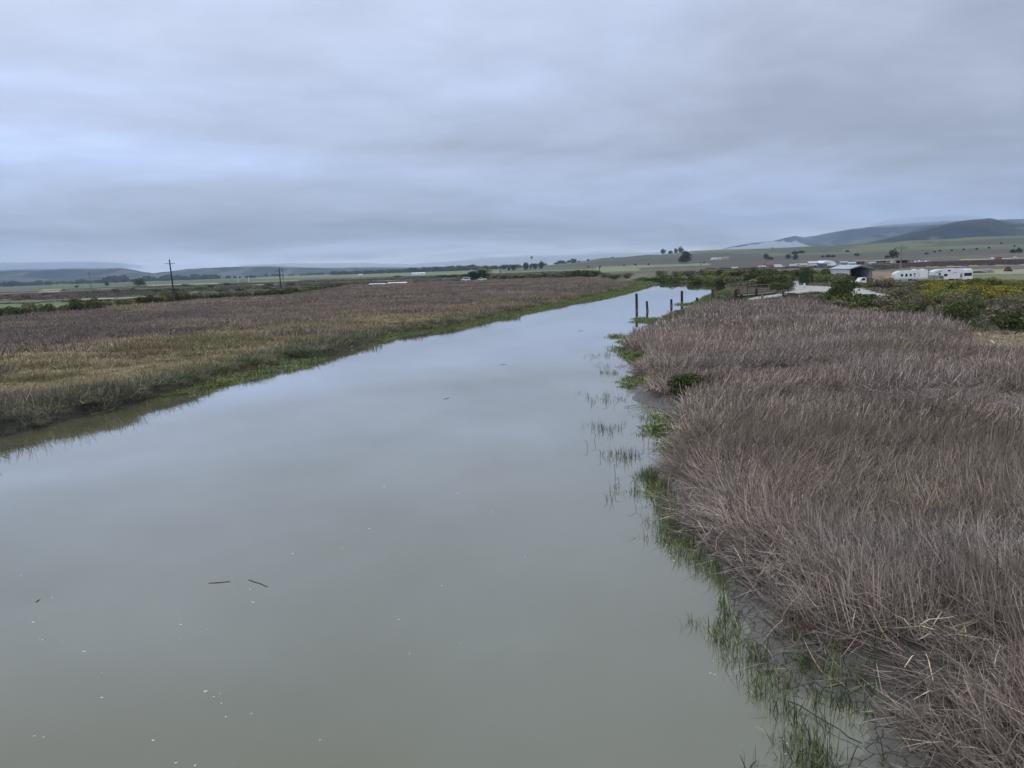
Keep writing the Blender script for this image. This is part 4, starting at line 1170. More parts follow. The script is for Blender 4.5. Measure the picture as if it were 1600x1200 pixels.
def posts():
    dk = wood_mat('dark_piling_wood', (.035, .024, .020)); br = wood_mat('brown_piling_wood', (.075, .05, .036)); lt = wood_mat('weathered_wood', (.19, .15, .115))
    piling(995, 459, 485, 3.9, 'tall dark post standing in open water, leftmost of the row', dk, 0, (-.012, 0))
    piling(1011.5, 470.5, 486, 3.6, 'shorter leaning dark post in the water just right of the leftmost one', dk, 0, (-.05, 0))
    piling(1049, 467.5, 478, 3.7, 'dark post half hidden behind the reed tip at the water edge', dk, 0)
    piling(1065.5, 454.5, 474, 3.8, 'tallest dark post in the middle of the row above the small green spit', dk, 0)
    piling(1089, 465, 473, 3.7, 'short dark post at the right bank edge beside the small green spit', dk, .05)
    piling(1113.5, 451, 467.5, 3.6, 'brown weathered post on the green shore right of the channel mouth', br, .3)
    piling(1123, 463, 469, 3.8, 'low brown stump next to the brown weathered post', br, .4)
    piling(1149.6, 452.4, 466.5, 4.0, 'thick black post just left of the boardwalk railing', dk, .6)
    piling(1158.8, 460, 468, 3.8, 'low dark stump at the foot of the boardwalk', dk, .6)
    piling(1181.7, 450.8, 462.5, 3.8, 'thick black post standing against the middle of the boardwalk railing', dk, .7)
    piling(1191, 457.7, 465, 3.8, 'pale weathered stump in front of the boardwalk', lt, .7)
    piling(1223.8, 455.8, 461.5, 3.0, 'small dark stump at the right end of the boardwalk path', dk, .8)

def boardwalk():
    lt = wood_mat('weathered_plank_wood', (.21, .175, .135)); red = wood_mat('reddish_board_wood', (.12, .058, .042)); dk = wood_mat('dark_beam_wood', (.04, .032, .028))
    a = W(1161, 462.5, .9); b = W(1213, 457.5, .9)
    a = Vector((a[0], a[1], 0)); b = Vector((b[0], b[1], 0)); L = (b - a).length
    ang = math.atan2(b.y - a.y, b.x - a.x)
    t = thing('wooden_boardwalk', 'weathered wooden boardwalk with railing beside the reeds and black posts', 'boardwalk', (a.x, a.y, .95), ang)
    d = dist_at(a.x, a.y, 1); hr = 13.5 * d / FPX
    m = MB()
    k = 0
    while k * .16 < L:
        m.box((k * .16 + .07, .9, .02 + random.uniform(-.006, .006)), (.14, 2.0, .05), lt); k += 1
    m.build('deck', t)
    m = MB(); m.box((L / 2, .05, -.14), (L, .14, .26), dk); m.box((L / 2, 1.8, -.14), (L, .14, .26), dk)
    for q in (.4, 1.6, 3.0): m.box((q, .9, -.4), (.3, 1.9, .3), dk)
    m.build('beam', t)
    for i, q in enumerate((.05, 1.75, 3.3, 4.6, L - .05)):
        m = MB(); m.box((q, 1.75, hr / 2 - .1), (.13, .13, hr + .2), lt if i != 3 else dk); m.build('post', t)
    m = MB(); m.box((L / 2 + .1, 1.75, hr + .03), (L + .5, .20, .07), lt); m.build('handrail', t)
    m = MB()
    for z in (.42, .85): m.box(((L + 1.75) / 2 + .05, 1.66, z), (L - 1.9, .05, .14), lt)
    m.build('rail', t)
    m = MB()
    for i in range(5): m.box((.9, 1.655, .28 + i * .22), (1.55, .05, .19), red)
    m.build('board_panel', t)

def pole(px, ptop, pbase, d, label, wood, arms=(.12,), armw=1.2, wpx=2.2, lean=0.0, ins=True, brace=False, cat='utility pole', name='utility_pole'):
    b = bearing(px, pbase)[0]
    if d is None:
        x, y = at(px, pbase)
    else:
        x, y = d * math.tan(b), d
    z = float(H(x, y)); dd = dist_at(x, y, z)
    h = (pbase - ptop) * dd / FPX; r = wpx * dd / FPX / 2
    t = thing(name, label, cat, (x, y, z), math.atan2(-x, y))
    m = MB(); m.tube((0, 0, -.5), (lean * h, 0, h), r * 1.1, r * .75, wood, 10); m.build('pole', t)
    gl = mat('insulator_glass', (.10, .12, .12), .3, .1, 3)
    for f in arms:
        zz = h * (1 - f)
        m = MB(); m.box((lean * zz, -r, zz), (armw * 2, .12, .14), wood)
        if brace:
            m.tube((lean * zz - armw * .55, -r, zz - .03), (lean * zz, -r, zz - .75), .03, .03, wood, 5); m.tube((lean * zz + armw * .55, -r, zz - .03), (lean * zz, -r, zz - .75), .03, .03, wood, 5)
        m.build('crossarm', t)
        if ins:
            for q in (-.92, -.45, .45, .92):
                m = MB(); m.lathe([(.03, 0), (.06, .02), (.05, .12), (.075, .16), (.03, .24), (0.005, .25)], gl, 8, (lean * zz + q * armw, -r, zz + .07)); m.build('insulator', t)
    if ins:
        m = MB(); m.lathe([(.03, 0), (.06, .02), (.05, .14), (.08, .2), (.03, .3), (0.005, .31)], gl, 8, (lean * h, 0, h)); m.build('insulator', t)
    return t

def poles():
    dk = wood_mat('pole_wood_dark', (.045, .032, .026)); pale = wood_mat('pole_wood_pale', (.20, .19, .17)); mid = wood_mat('pole_wood_grey', (.10, .09, .085))
    pole(272, 403.5, 461, 300, 'tall dark leaning power pole standing alone beyond the left marsh', dk, (.105,), 1.85, 2.5, -.03, True, True)
    pole(439, 417, 450, 390, 'dark left leg pole of the paired power poles', dk, (.16,), 2.0, 1.9, -.01, True)
    pole(443.3, 415.5, 448, 391, 'pale right pole of the paired power poles', pale, (.15,), 1.9, 1.5, 0, True)
    pole(143.6, 425, 457, None, 'faint grey power pole at far left before the blue hills', pale, (.12, .06), 1.7, 1.4, -.04, False)
    pole(781.8, 413.5, 430.5, 560, 'thin grey power pole right of the dark dome tree', mid, (.1,), 1.0, 1.3, 0, False)
    pole(936.8, 408.5, 426, 420, 'thin dark power pole before the foot of the green ridge', mid, (.08,), .9, 1.5, 0, False)
    pole(1197.6, 394, 421, 330, 'slim pale power pole left of the metal shed', pale, (.06,), .9, 1.5, 0, False)
    pole(1094.7, 402, 423, 400, 'very faint slim power pole right of the large spreading tree', pale, (.1,), .8, .8, 0, False)
    pole(1406.5, 380, 435, 205, 'tall pale power pole in front of the left white trailer', pale, (.08, .045), 1.4, 1.9, .0, True)
    pole(372.5, 431.5, 441.5, None, 'white post on the distant flats, left one of two', mat('white_paint_post', (.6, .6, .58), .6, .1), (), 1, 1.2, 0, False, cat='post', name='white_post')
    pole(389, 432.5, 441, None, 'white post on the distant flats, right one of two', mat('white_paint_post'), (), 1, 1.2, 0, False, cat='post', name='white_post')
    pole(737.3, 420.5, 428, None, 'white post rising just left of the pale willowy tree', mat('white_paint_post'), (), 1, .9, 0, False, cat='post', name='white_post')
    pole(648, 434.8, 439, 410, 'dark squat post at the far edge of the left marsh', dk, (), 1, 2.4, 0, False, cat='post', name='fence_post')
    # little trail marker by the gravel road
    x, y = W(1256.8, 448.5, .9); t = thing('trail_marker', 'small white marker panel on a post beside the gravel road', 'sign', (x, y, float(H(x, y))), math.atan2(-x, y))
    wh = mat('white_sign_paint', (.62, .66, .66), .5, .08); m = MB(); m.box((0, 0, .5), (.1, .1, 1.2), mid); m.build('post', t)
    m = MB(); m.box((0, -.07, .85), (.42, .03, .75), wh); m.build('panel', t)

# ------------------------------------------------------------------ trailers, trucks, buildings
WHITE = mat('white_paint', (.74, .75, .76), .4, .06, .6)
GLASS = mat('dark_glass', (.02, .022, .025), .12, .1, 1, spec=.6)
RUBBER = mat('rubber', (.025, .025, .025), .8, .1)
STEEL = mat('galvanised_steel', (.42, .44, .45), .45, .12, 1.5, metal=.3)

def place(px, pbase, z=None, d=None):
    if d is None: x, y = at(px, pbase)
    else:
        b = bearing(px, pbase)[0]; x, y = d * math.tan(b), d
    zz = float(H(x, y)); return x, y, zz, dist_at(x, y, zz)

def wheel(t, x, y, r, w_=.25, rim=True):
    m = MB(); m.tube((x, y - w_ / 2, r), (x, y + w_ / 2, r), r, r, RUBBER, 16); o = m.build('wheel', t)
    if rim:
        m = MB(); s = -1 if y < 0 else 1
        m.tube((x, y + s * (w_ / 2 + .004), r), (x, y + s * (w_ / 2 + .03), r), r * .55, r * .5, mat('wheel_rim', (.45, .45, .46), .35, .1, metal=.6), 12); m.build('rim', o)
    return o

def trailer_travel(px0, px1, ptop, pbase, label):
    """long low white travel trailer seen side on"""
    px = (px0 + px1) / 2
    x, y, z, d = place(px, pbase, d=205); L = (px1 - px0) * d / FPX; Hh = (pbase - ptop) * d / FPX
    t = thing('travel_trailer', label, 'trailer', (x, y, z), -.10)
    h = L / 2; b0 = .55
    prof = [(-h, b0), (-h, Hh * .62), (-h + .35, Hh * .80), (-h + .9, Hh * .90), (-h + 1.6, Hh * .97), (h - .25, Hh), (h, Hh - .15), (h, b0)]
    m = MB(); m.prism(prof, -1.2, 1.2, WHITE); m.build('body', t)
    m = MB(); m.box((0, -1.216, b0 + .22), (L - .4, .02, .12), mat('grey_trim', (.30, .32, .34), .4, .1)); m.build('trim_stripe', t)
    s = L / 9.2
    for xx, zz, ww, hh in [(-2.6, 1.75, .55, .65), (-1.35, 1.72, .55, .75), (-.15, 1.75, .50, .65), (.95, 2.0, .42, .42), (.95, 1.35, .35, .2)]:
        m = MB(); m.box((xx * s, -1.225, zz * Hh / 3.15), (ww, .04, hh), GLASS); wdw = m.build('window', t)
    m = MB(); m.box((2.0 * s, -1.22, 1.55), (.72, .03, 1.85), mat('door_panel', (.64, .65, .66), .4, .06)); dr = m.build('door', t)
    m = MB(); m.box((2.25 * s, -1.25, 1.45), (.06, .03, .16), RUBBER); m.build('handle', dr)
    for xx in (.6, 1.4): wheel(t, xx * s, -1.05, .36)
    for xx in (.6, 1.4): wheel(t, xx * s, 1.05, .36)
    m = MB(); m.box((1.2 * s, 0, Hh + .10), (.9, .7, .24), WHITE); m.build('roof_vent', t)
    m = MB(); m.box((3.4 * s, 0, Hh + .12), (.8, .8, .22), WHITE); m.build('air_conditioner', t)
    m = MB(); m.tube((-h, .5, .55), (-h - 1.0, 0, .5), .05, .05, RUBBER, 6); m.tube((-h, -.5, .55), (-h - 1.0, 0, .5), .05, .05, RUBBER, 6); m.build('tow_frame', t)

def trailer_fifth(px0, px1, ptop, pbase, label):
    px = (px0 + px1) / 2
    x, y, z, d = place(px, pbase, d=196); L = (px1 - px0) * d / FPX; Hh = (pbase - ptop) * d / FPX
    t = thing('fifth_wheel_trailer', label, 'trailer', (x, y, z), -.05)
    h = L / 2
    prof = [(-h, Hh * .52), (-h + .05, Hh * .78), (-h + .5, Hh * .90), (-h + 1.6, Hh * .965), (h * .35, Hh), (h - .4, Hh * .97), (h, Hh * .93), (h, .6), (-h + 2.7, .6), (-h + 2.5, Hh * .45)]
    m = MB(); m.prism(prof, -1.22, 1.22, WHITE); m.build('body', t)
    sw = mat('swoosh_blue', (.10, .12, .19), .4, .1)
    def arc(cx, cz, pts, wid, mm, nm):
        m_ = MB()
        n = len(pts); up = [(cx + p[0], cz + p[1] + wid * math.sin(math.pi * i / (n - 1)) / 2 + .01) for i, p in enumerate(pts)]
        dn = [(cx + p[0], cz + p[1] - wid * math.sin(math.pi * i / (n - 1)) / 2 - .01) for i, p in enumerate(pts)]
        m_.prism(up + dn[::-1], -1.242, -1.222, mm); m_.build(nm, t)
    cur = [(q, .55 * math.sin(q * 1.0)) for q in np.linspace(0, 1.9, 9)]
    arc(-h + .15, Hh * .60, cur, .16, sw, 'swoosh')
    arc(-h + .45, Hh * .66, [(q, .5 * math.sin(q * .9)) for q in np.linspace(0, 1.8, 9)], .09, sw, 'swoosh')
    arc(-h + 4.6, Hh * .62, [(q, .22 * math.sin(q * 1.8)) for q in np.linspace(0, 1.5, 9)], .1, sw, 'swoosh')
    for xx, zz, ww, hh in [(-h + 1.55, Hh * .60, .55, .5), (-h + 3.85, Hh * .84, .6, .38), (-h + 3.05, Hh * .50, .8, .6), (h - 2.6, Hh * .42, .32, 1.0)]:
        m = MB(); m.box((xx, -1.235, zz), (ww, .04, hh), GLASS); m.build('window', t)
    # slide-out with the big dark opening
    m = MB(); m.box((h - 1.15, -1.45, Hh * .48), (2.25, .5, Hh * .72), WHITE); so = m.build('slide_out', t)
    m = MB(); m.box((h - 1.15, -1.715, Hh * .50), (1.85, .04, .78), GLASS); m.build('window', so)
    m = MB(); m.box((h * .30, 0, Hh + .10), (1.1, .8, .26), mat('dark_roof_unit', (.07, .07, .08), .6, .1)); m.build('air_conditioner', t)
    for xx in (.7, 1.6):
        for yy in (-1.05, 1.05): wheel(t, xx, yy, .38)
    for yy in (-.7, .7):
        m = MB(); m.box((-h + 1.2, yy, Hh * .26), (.12, .12, Hh * .54), STEEL); m.build('landing_leg', t)

def flatbed_truck():
    x, y, z, d = place(1347, 438.2, d=187); L = 29 * d / FPX
    t = thing('flatbed_truck', 'white flatbed truck with brown wooden stake bed parked before the metal shed', 'truck', (x, y, z), .08)
    f = L / 2
    prof = [(-f, .55), (-f, 1.05), (-f + .15, 1.15), (-f + 1.2, 1.28), (-f + 1.65, 1.95), (-f + 2.7, 2.0), (-f + 2.8, 1.9), (-f + 2.8, .55)]
    m = MB(); m.prism(prof, -.95, .95, WHITE); m.build('cab', t)
    m = MB(); m.prism([(-f + 1.42, 1.32), (-f + 1.75, 1.86), (-f + 2.45, 1.88), (-f + 2.45, 1.32)], -.975, -.955, GLASS); m.build('window', t)
    m = MB(); m.box((-f - .03, 0, .95), (.08, 1.4, .24), mat('grille', (.06, .06, .06), .5, .1)); m.build('grille', t)
    for s in (-.75, .75):
        m = MB(); m.box((-f - .04, s, .98), (.07, .28, .2), mat('lamp_glass', (.6, .6, .58), .2, .05)); m.build('headlight', t)
    m = MB(); m.box((-f - .08, 0, .55), (.15, 1.95, .2), STEEL); m.build('bumper', t)
    br = wood_mat('stake_bed_wood', (.15, .075, .05))
    m = MB(); m.box((-f + 2.95 + (L - 2.95) / 2, 0, .95), (L - 2.95, 2.1, .14), mat('dark_metal_frame', (.05, .05, .05), .6, .1))
    for yy in (-1.02, 1.02):
        for zz in (1.15, 1.4, 1.65): m.box((-f + 2.95 + (L - 2.95) / 2, yy, zz), (L - 2.95, .05, .2), br)
    m.box((-f + 3.0, 0, 1.4), (.06, 2.0, .9), br); m.build('stake_bed', t)
    for xx in (-f + .95, f - 1.1):
        for yy in (-.85, .85): wheel(t, xx, yy, .42)

def shed():
    x, y, z, d = place(1344.5, 438, d=207)
    wd = 35 * d / FPX * .98; D = 12.5
    eav = 22.5 * d / FPX; pk = 27.2 * d / FPX
    t = thing('metal_shed', 'open fronted white metal shed with gable roof and dark interior', 'shed', (x, y, z), .0)
    h = wd / 2
    rib = mat('white_sheet_metal', (.66, .68, .70), .5, .08, .8); roofm = mat('pale_blue_roof_metal', (.40, .45, .47), .5, .12, .7); ins_ = mat('shed_inner_metal', (.34, .36, .38), .6, .2, 2.0)
    m = MB(); m.box((-h, D / 2, eav / 2), (.12, D, eav), rib)
    for i in range(24): m.box((-h - .075, .3 + i * (D - .6) / 23, eav / 2), (.03, .07, eav - .1), rib)
    m.build('wall', t)
    m = MB(); m.box((h, D / 2, eav / 2), (.12, D, eav), rib); m.build('wall', t)
    m = MB(); m.prism([(-h, 0), (h, 0), (h, eav), (0, pk), (-h, eav)], D, D + .12, ins_)
    for i in range(9): m.box((-h + .5 + i * (wd - 1) / 8, D - .08, eav / 2), (.10, .14, eav - .1), STEEL)
    m.build('back_wall', t)
    for s, nm in ((-1, 'l'), (1, 'r')):
        m = MB()
        m.prism([(s * (h + .3), eav - .12), (s * (h + .3), eav + .02), (0, pk + .14), (0, pk)], -.35, D + .3, roofm); m.build('roof_panel', t)
    m = MB()
    m.prism([(-h, eav - .02), (0, pk - .02), (h, eav - .02), (h, eav - .25), (0, pk - .3), (-h, eav - .25)], -.05, .10, STEEL); m.build('gable_beam', t)
    for s in (-1, 1):
        m = MB(); m.box((s * (h - .08), .0, eav / 2), (.22, .22, eav), mat('brown_post_paint', (.18, .12, .09), .7, .2)); m.build('post', t)
    # stored clutter inside belongs to no part of the shed
    m = MB(); dkm = mat('dark_stored_machine', (.035, .022, .02), .7, .3)
    m.box((0, 0, .9), (3.0, 3.0, 1.3), dkm, taper=.85); m.box((.4, -.3, 1.8), (1.6, 1.8, .7), dkm, taper=.8)
    o = thing('stored_machine', 'dark brown machine parked inside the open metal shed', 'machine', (x + .2, y + 5, z))
    m.build('body', o)
    for xx in (-1.0, 1.0):
        for yy in (-1.45, 1.45): wheel(o, xx, yy, .45, rim=False)

def rig(kind, px0, px1, ptop, pbase, name, label, cat, colr, roofc=None, d=None, group=None):
    """small far-off buildings, trailers and vehicles, each with its own parts"""
    px = (px0 + px1) / 2
    x, y, z, dd = place(px, pbase, d=d)
    L = (px1 - px0) * dd / FPX; Hh = (pbase - ptop) * dd / FPX; h = L / 2
    t = thing(name, label, cat, (x, y, z), random.uniform(-.12, .12), group)
    bm = mat('paint_%02d%02d%02d' % tuple(int(c * 99) for c in colr), colr, .5, .1, .8)
    rm = mat('roof_%02d%02d%02d' % tuple(int(c * 99) for c in (roofc or (.4, .4, .42))), roofc or (.4, .4, .42), .6, .12, .8)
    if kind == 'house':
        D = max(5, L * .5)
        m = MB(); m.box((0, D / 2, Hh * .32), (L, D, Hh * .64), bm); m.prism([(0, Hh * .64), (D, Hh * .64), (D / 2, Hh * .96)], -h + .01, h - .01, bm, 'X'); m.build('wall', t)
        m = MB()
        for s in (0, 1):
            y0 = -.3 if s == 0 else D + .3
            m.prism([(y0, Hh * .62), (y0, Hh * .66), (D / 2, Hh), (D / 2, Hh * .965)], -h - .3, h + .3, rm, 'X')
        m.build('roof', t)
        for q in (-.3, .28):
            m = MB(); m.box((q * L, -.03, Hh * .36), (L * .13, .06, Hh * .22), GLASS); m.build('window', t)
        m = MB(); m.box((0, -.03, Hh * .24), (min(1.1, L * .15), .06, Hh * .46), mat('dull_door', (.16, .14, .12), .6, .1)); m.build('door', t)
    elif kind == 'dome':
        D = 14; n = 14
        prof = [(-h, 0), (-h, Hh * .35)] + [(-h * math.cos(math.pi * i / n), Hh * .35 + Hh * .65 * math.sin(math.pi * i / n)) for i in range(1, n)] + [(h, Hh * .35), (h, 0)]
        m = MB(); m.prism(prof, 0, D, bm); m.build('cover', t)
        m = MB(); m.box((0, -.05, Hh * .27), (L * .22, .06, Hh * .52), rm); m.build('door', t)
    elif kind == 'trailer':
        D = 2.4
        m = MB(); m.prism([(-h, .8), (-h, Hh * .92), (-h + .2, Hh), (h - .1, Hh), (h, Hh * .95), (h, .8)], 0, D, bm); m.build('body', t)
        m = MB(); m.box((0, -.02, .9), (L * .96, .05, .16), rm); m.build('trim_stripe', t)
        for q in (-.25, .2):
            m = MB(); m.box((q * L, -.03, Hh * .64), (L * .12, .05, Hh * .16), GLASS); m.build('window', t)
        for q in (.22, .32): wheel(t, q * L, .15, .42, rim=False); wheel(t, q * L, D - .15, .42, rim=False)
        m = MB(); m.box((-h * .7, D / 2, .4), (.12, .12, .8), STEEL); m.build('landing_leg', t)
    elif kind == 'van':
        D = 1.9
        m = MB(); m.prism([(-h, .35), (-h, Hh * .5), (-h + L * .16, Hh * .56), (-h + L * .28, Hh * .97), (h - L * .06, Hh), (h, Hh * .6), (h, .35)], 0, D, bm); m.build('body', t)
        m = MB(); m.prism([(-h + L * .24, Hh * .58), (-h + L * .31, Hh * .90), (h - L * .12, Hh * .90), (h - L * .06, Hh * .60)], -.02, -.002, GLASS); m.build('window', t)
        for q in (-.3, .3): wheel(t, q * L, .12, Hh * .18, rim=False); wheel(t, q * L, D - .12, Hh * .18, rim=False)
    elif kind == 'pickup':
        D = 1.9
        m = MB(); m.prism([(-h, .4), (-h, Hh * .55), (-h + L * .2, Hh * .6), (-h + L * .3, Hh), (-h + L * .52, Hh), (-h + L * .56, Hh * .62), (h, Hh * .62), (h, .4)], 0, D, bm); m.build('body', t)
        m = MB(); m.prism([(-h + L * .25, Hh * .62), (-h + L * .31, Hh * .93), (-h + L * .50, Hh * .93), (-h + L * .52, Hh * .62)], -.02, -.002, GLASS); m.build('window', t)
        for q in (-.3, .3): wheel(t, q * L, .12, Hh * .19, rim=False); wheel(t, q * L, D - .12, Hh * .19, rim=False)
    elif kind == 'truck':
        D = 2.4
        m = MB(); m.prism([(-h, .5), (-h, Hh * .6), (-h + L * .04, Hh * .85), (-h + L * .2, Hh * .88), (-h + L * .2, .5)], 0, D, rm); m.build('cab', t)
        m = MB(); m.box((L * .12, D / 2, Hh * .56), (L * .74, D, Hh * .84), bm); m.build('cargo_box', t)
        m = MB(); m.box((-h + L * .1, -.02, Hh * .66), (L * .1, .04, Hh * .2), GLASS); m.build('window', t)
        for q in (-.4, .25, .38): wheel(t, q * L, .15, Hh * .15, rim=False); wheel(t, q * L, D - .15, Hh * .15, rim=False)
    elif kind == 'open':
        D = 8
        m = MB(); m.box((0, D / 2, Hh * .93), (L + .4, D + .4, Hh * .12), rm); m.build('roof', t)
        for q in (-.48, -.16, .16, .48):
            for yy in (0.1, D - .1):
                m = MB(); m.box((q * L, yy, Hh * .44), (.25, .25, Hh * .88), bm); m.build('post', t)
        m = MB(); m.box((0, D - .4, Hh * .42), (L * .94, .15, Hh * .84), bm); m.build('back_wall', t)
    elif kind == 'greenhouse':
        D = 6; n = 8
        prof = [(0, 0), (0, Hh * .5)] + [(D / 2 - D / 2 * math.cos(math.pi * i / n), Hh * .5 + Hh * .5 * math.sin(math.pi * i / n)) for i in range(1, n)] + [(D, Hh * .5), (D, 0)]
        m = MB(); m.prism(prof, -h, h, bm, 'X'); m.build('cover', t)
        m = MB()
        for i in range(9): m.box((-h + L * i / 8, -.03, Hh * .3), (.18, .06, Hh * .6), rm)
        m.build('rib', t)
    elif kind == 'machine':
        m = MB(); m.box((0, .9, Hh * .38), (L * .6, 1.7, Hh * .42), bm, taper=.9); m.build('body', t)
        m = MB(); m.box((L * .05, .9, Hh * .78), (L * .26, 1.3, Hh * .36), GLASS, taper=.85); m.build('cab', t)
        m = MB(); m.tube((-L * .2, .9, Hh * .5), (-L * .42, .9, Hh * .98), .18, .14, bm, 6); m.tube((-L * .42, .9, Hh * .98), (-L * .52, .9, Hh * .3), .14, .1, bm, 6); m.build('boom', t)
        for q in (-.2, .22): wheel(t, q * L, 0, Hh * .22, rim=False); wheel(t, q * L, 1.8, Hh * .22, rim=False)
    elif kind == 'heap':
        V, F, C = leafball(10, .1, 3, 1)
        g = random.Random(int(px)); n = 14; m = MB(); vs = []
        for k in range(6):
            rr_ = math.cos(k / 6 * math.pi / 2) ** .7
            for i in range(n):
                a = 6.2832 * i / n; q = 1 + g.uniform(-.1, .1)
                vs.append((h * rr_ * math.cos(a) * q, 2.2 * rr_ * math.sin(a) * q, -.1 + (Hh + .1) * math.sin(k / 6 * math.pi / 2) * g.uniform(.93, 1.05)))
        vs.append((0, 0, Hh))
        fs = [(k * n + i, k * n + (i + 1) % n, (k + 1) * n + (i + 1) % n, (k + 1) * n + i) for k in range(5) for i in range(n)] + [(5 * n + i, 5 * n + (i + 1) % n, 6 * n) for i in range(n)]
        m.add(vs, fs, bm); m.build('cover', t)
        m = MB()
        for q in (-.55, -.1, .35): m.box((q * h, -2.15, .35), (.12, .12, .6), rm)
        m.build('stake', t)
    return t

def settlement():
    wht = (.74, .75, .77)
    trailer_travel(1396, 1445, 421.5, 438.5, 'long white travel trailer behind the tall pale pole, left of two')
    trailer_fifth(1455, 1513, 417, 436.5, 'larger white trailer with blue swooshes and big dark window, right of two')
    shed(); flatbed_truck()
    R = rig
    D_ = 540
    R('trailer', 1144, 1153, 412.6, 416.8, 'trailer', 'small white trailer at the left end of the vineyard edge', 'trailer', wht, d=520)
    R('truck', 1153.5, 1160, 413.6, 416.6, 'truck', 'small maroon truck right of the leftmost white trailer', 'truck', (.30, .12, .11), (.3, .1, .1), d=520)
    R('trailer', 1186.5, 1197, 411.6, 415.6, 'trailer', 'white trailer just left of the slim pale pole', 'trailer', wht, d=D_)
    R('house', 1196.5, 1206, 408.0, 415.2, 'barn', 'low barn with brick red roof right of the slim pale pole', 'barn', (.30, .25, .21), (.20, .085, .065), d=D_ + 15)
    R('truck', 1206, 1221, 409.8, 415.2, 'truck', 'white box truck beside the red roofed barn', 'truck', wht, (.33, .10, .08), d=D_)
    R('van', 1221.5, 1226, 411.4, 414.8, 'van', 'little white van between the box truck and the next trailer', 'van', wht, d=D_)
    R('trailer', 1235.5, 1243.5, 408.6, 413.8, 'trailer', 'tall white trailer left of a cream cottage', 'trailer', wht, d=D_)
    R('trailer', 1244.5, 1251, 408.4, 413.4, 'trailer', 'short white trailer wedged next to the cream cottage', 'trailer', (.6, .63, .66), d=D_ + 12)
    R('house', 1250.5, 1261, 408.6, 414.2, 'cottage', 'cream cottage among the distant trailers', 'cottage', (.60, .55, .40), (.42, .40, .36), d=D_ - 5)
    R('machine', 1259.5, 1264.5, 407.0, 410.8, 'loader', 'dark loader behind the cream cottage', 'loader', (.10, .08, .07), d=D_ + 40)
    R('house', 1264.5, 1280, 405.6, 413.6, 'farmhouse', 'grey white farmhouse left of the blue shed', 'house', (.55, .55, .54), (.50, .50, .50), d=D_)
    R('trailer', 1268, 1277, 410.4, 414.2, 'trailer', 'low white trailer parked in front of the grey farmhouse', 'trailer', wht, d=D_ - 22)
    R('house', 1280.5, 1293.5, 407.8, 413.4, 'shed', 'dark blue shed below the white domed barn', 'shed', (.10, .13, .26), (.11, .15, .30), d=D_ - 8)
    R('dome', 1285, 1306, 403.8, 411.4, 'domed_barn', 'big white fabric barn with arched roof', 'barn', (.80, .81, .83), (.45, .45, .47), d=D_ + 25)
    R('truck', 1294, 1303, 408.6, 412.4, 'truck', 'white truck in front of the arched white barn', 'truck', wht, wht, d=D_ - 12)
    R('van', 1303.5, 1313, 408.6, 412.2, 'van', 'white van right of the arched white barn', 'van', wht, d=D_ - 12)
    R('house', 1314, 1326.5, 405.2, 411.8, 'shed', 'grey metal workshop behind the open metal shed', 'workshop', (.36, .37, .38), (.36, .33, .32), d=D_)
    R('house', 1327, 1338, 406.6, 411.6, 'cottage', 'pale blue cottage behind the open metal shed', 'cottage', (.50, .58, .62), (.42, .50, .54), d=D_ - 5)
    R('open', 1337, 1359, 404.8, 411.0, 'open_barn', 'open barn with long thin tan roof', 'barn', (.45, .33, .22), (.58, .50, .40), d=D_ + 5)
    R('trailer', 1359, 1369, 406.6, 411.0, 'trailer', 'white trailer right of the tan roofed open barn', 'trailer', wht, d=D_ - 5)
    R('open', 1362, 1396, 403.9, 408.8, 'long_barn', 'long low barn with flat cream roof behind orange diggers', 'barn', (.48, .44, .36), (.62, .60, .54), d=D_ + 35)
    R('machine', 1376, 1383, 406.2, 410.2, 'digger', 'tan orange digger in front of the long barn, left one of two', 'digger', (.42, .24, .10), d=D_ - 5)
    R('machine', 1385, 1393, 405.4, 410.0, 'digger', 'tan orange digger in front of the long barn, right one of two', 'digger', (.44, .25, .09), d=D_ - 5)
    R('van', 1393, 1398.5, 405.8, 409.4, 'van', 'cream van at the right end of the long barn', 'van', (.62, .58, .50), d=D_)
    R('open', 1409, 1427.5, 403.7, 408.4, 'black_barn', 'long black open barn right of the tall pale pole', 'barn', (.020, .022, .025), (.03, .032, .036), d=D_ + 10)
    R('van', 1429.5, 1435, 405.2, 408.2, 'van', 'white van just right of the black barn', 'van', wht, d=D_)
    R('pickup', 1435.5, 1442, 404.4, 407.8, 'pickup_truck', 'white pickup second to the right of the black barn', 'pickup', wht, d=D_ + 15)
    R('van', 1446, 1452.5, 404.4, 407.2, 'van', 'white van farthest right in the row past the black barn', 'van', wht, d=D_ + 15)
    R('truck', 1551, 1566, 401.2, 405.4, 'truck', 'truck with a white cab and red load on the field track', 'truck', (.26, .10, .08), wht, d=560)
    R('pickup', 1585, 1590, 401.0, 403.6, 'pickup_truck', 'tiny white pickup on the field track near the right edge', 'pickup', wht, d=600)
    R('heap', 1535, 1551, 421.9, 427.8, 'covered_stack', 'grey tarpaulin covered stack in the dry paddock', 'covered stack', (.20, .21, .20), (.1, .1, .1), d=250)
    R('heap', 1521, 1533, 424.2, 427.4, 'covered_stack', 'dark heap left of the grey covered stack', 'heap', (.05, .04, .045), (.1, .1, .1), d=252)
    R('machine', 1573, 1583, 419.4, 426.8, 'tractor', 'small red tractor standing in the dry paddock', 'tractor', (.15, .075, .06), d=255)
    R('pickup', 1364, 1377, 432.8, 437.8, 'pickup_truck', 'low dull pickup with dark canopy right of the flatbed truck', 'pickup', (.26, .23, .2), d=200)
    R('heap', 1382, 1394, 425.4, 430.6, 'lumber_pile', 'orange brown lumber heap behind the flatbed truck', 'lumber pile', (.36, .18, .09), (.3, .2, .1), d=225)
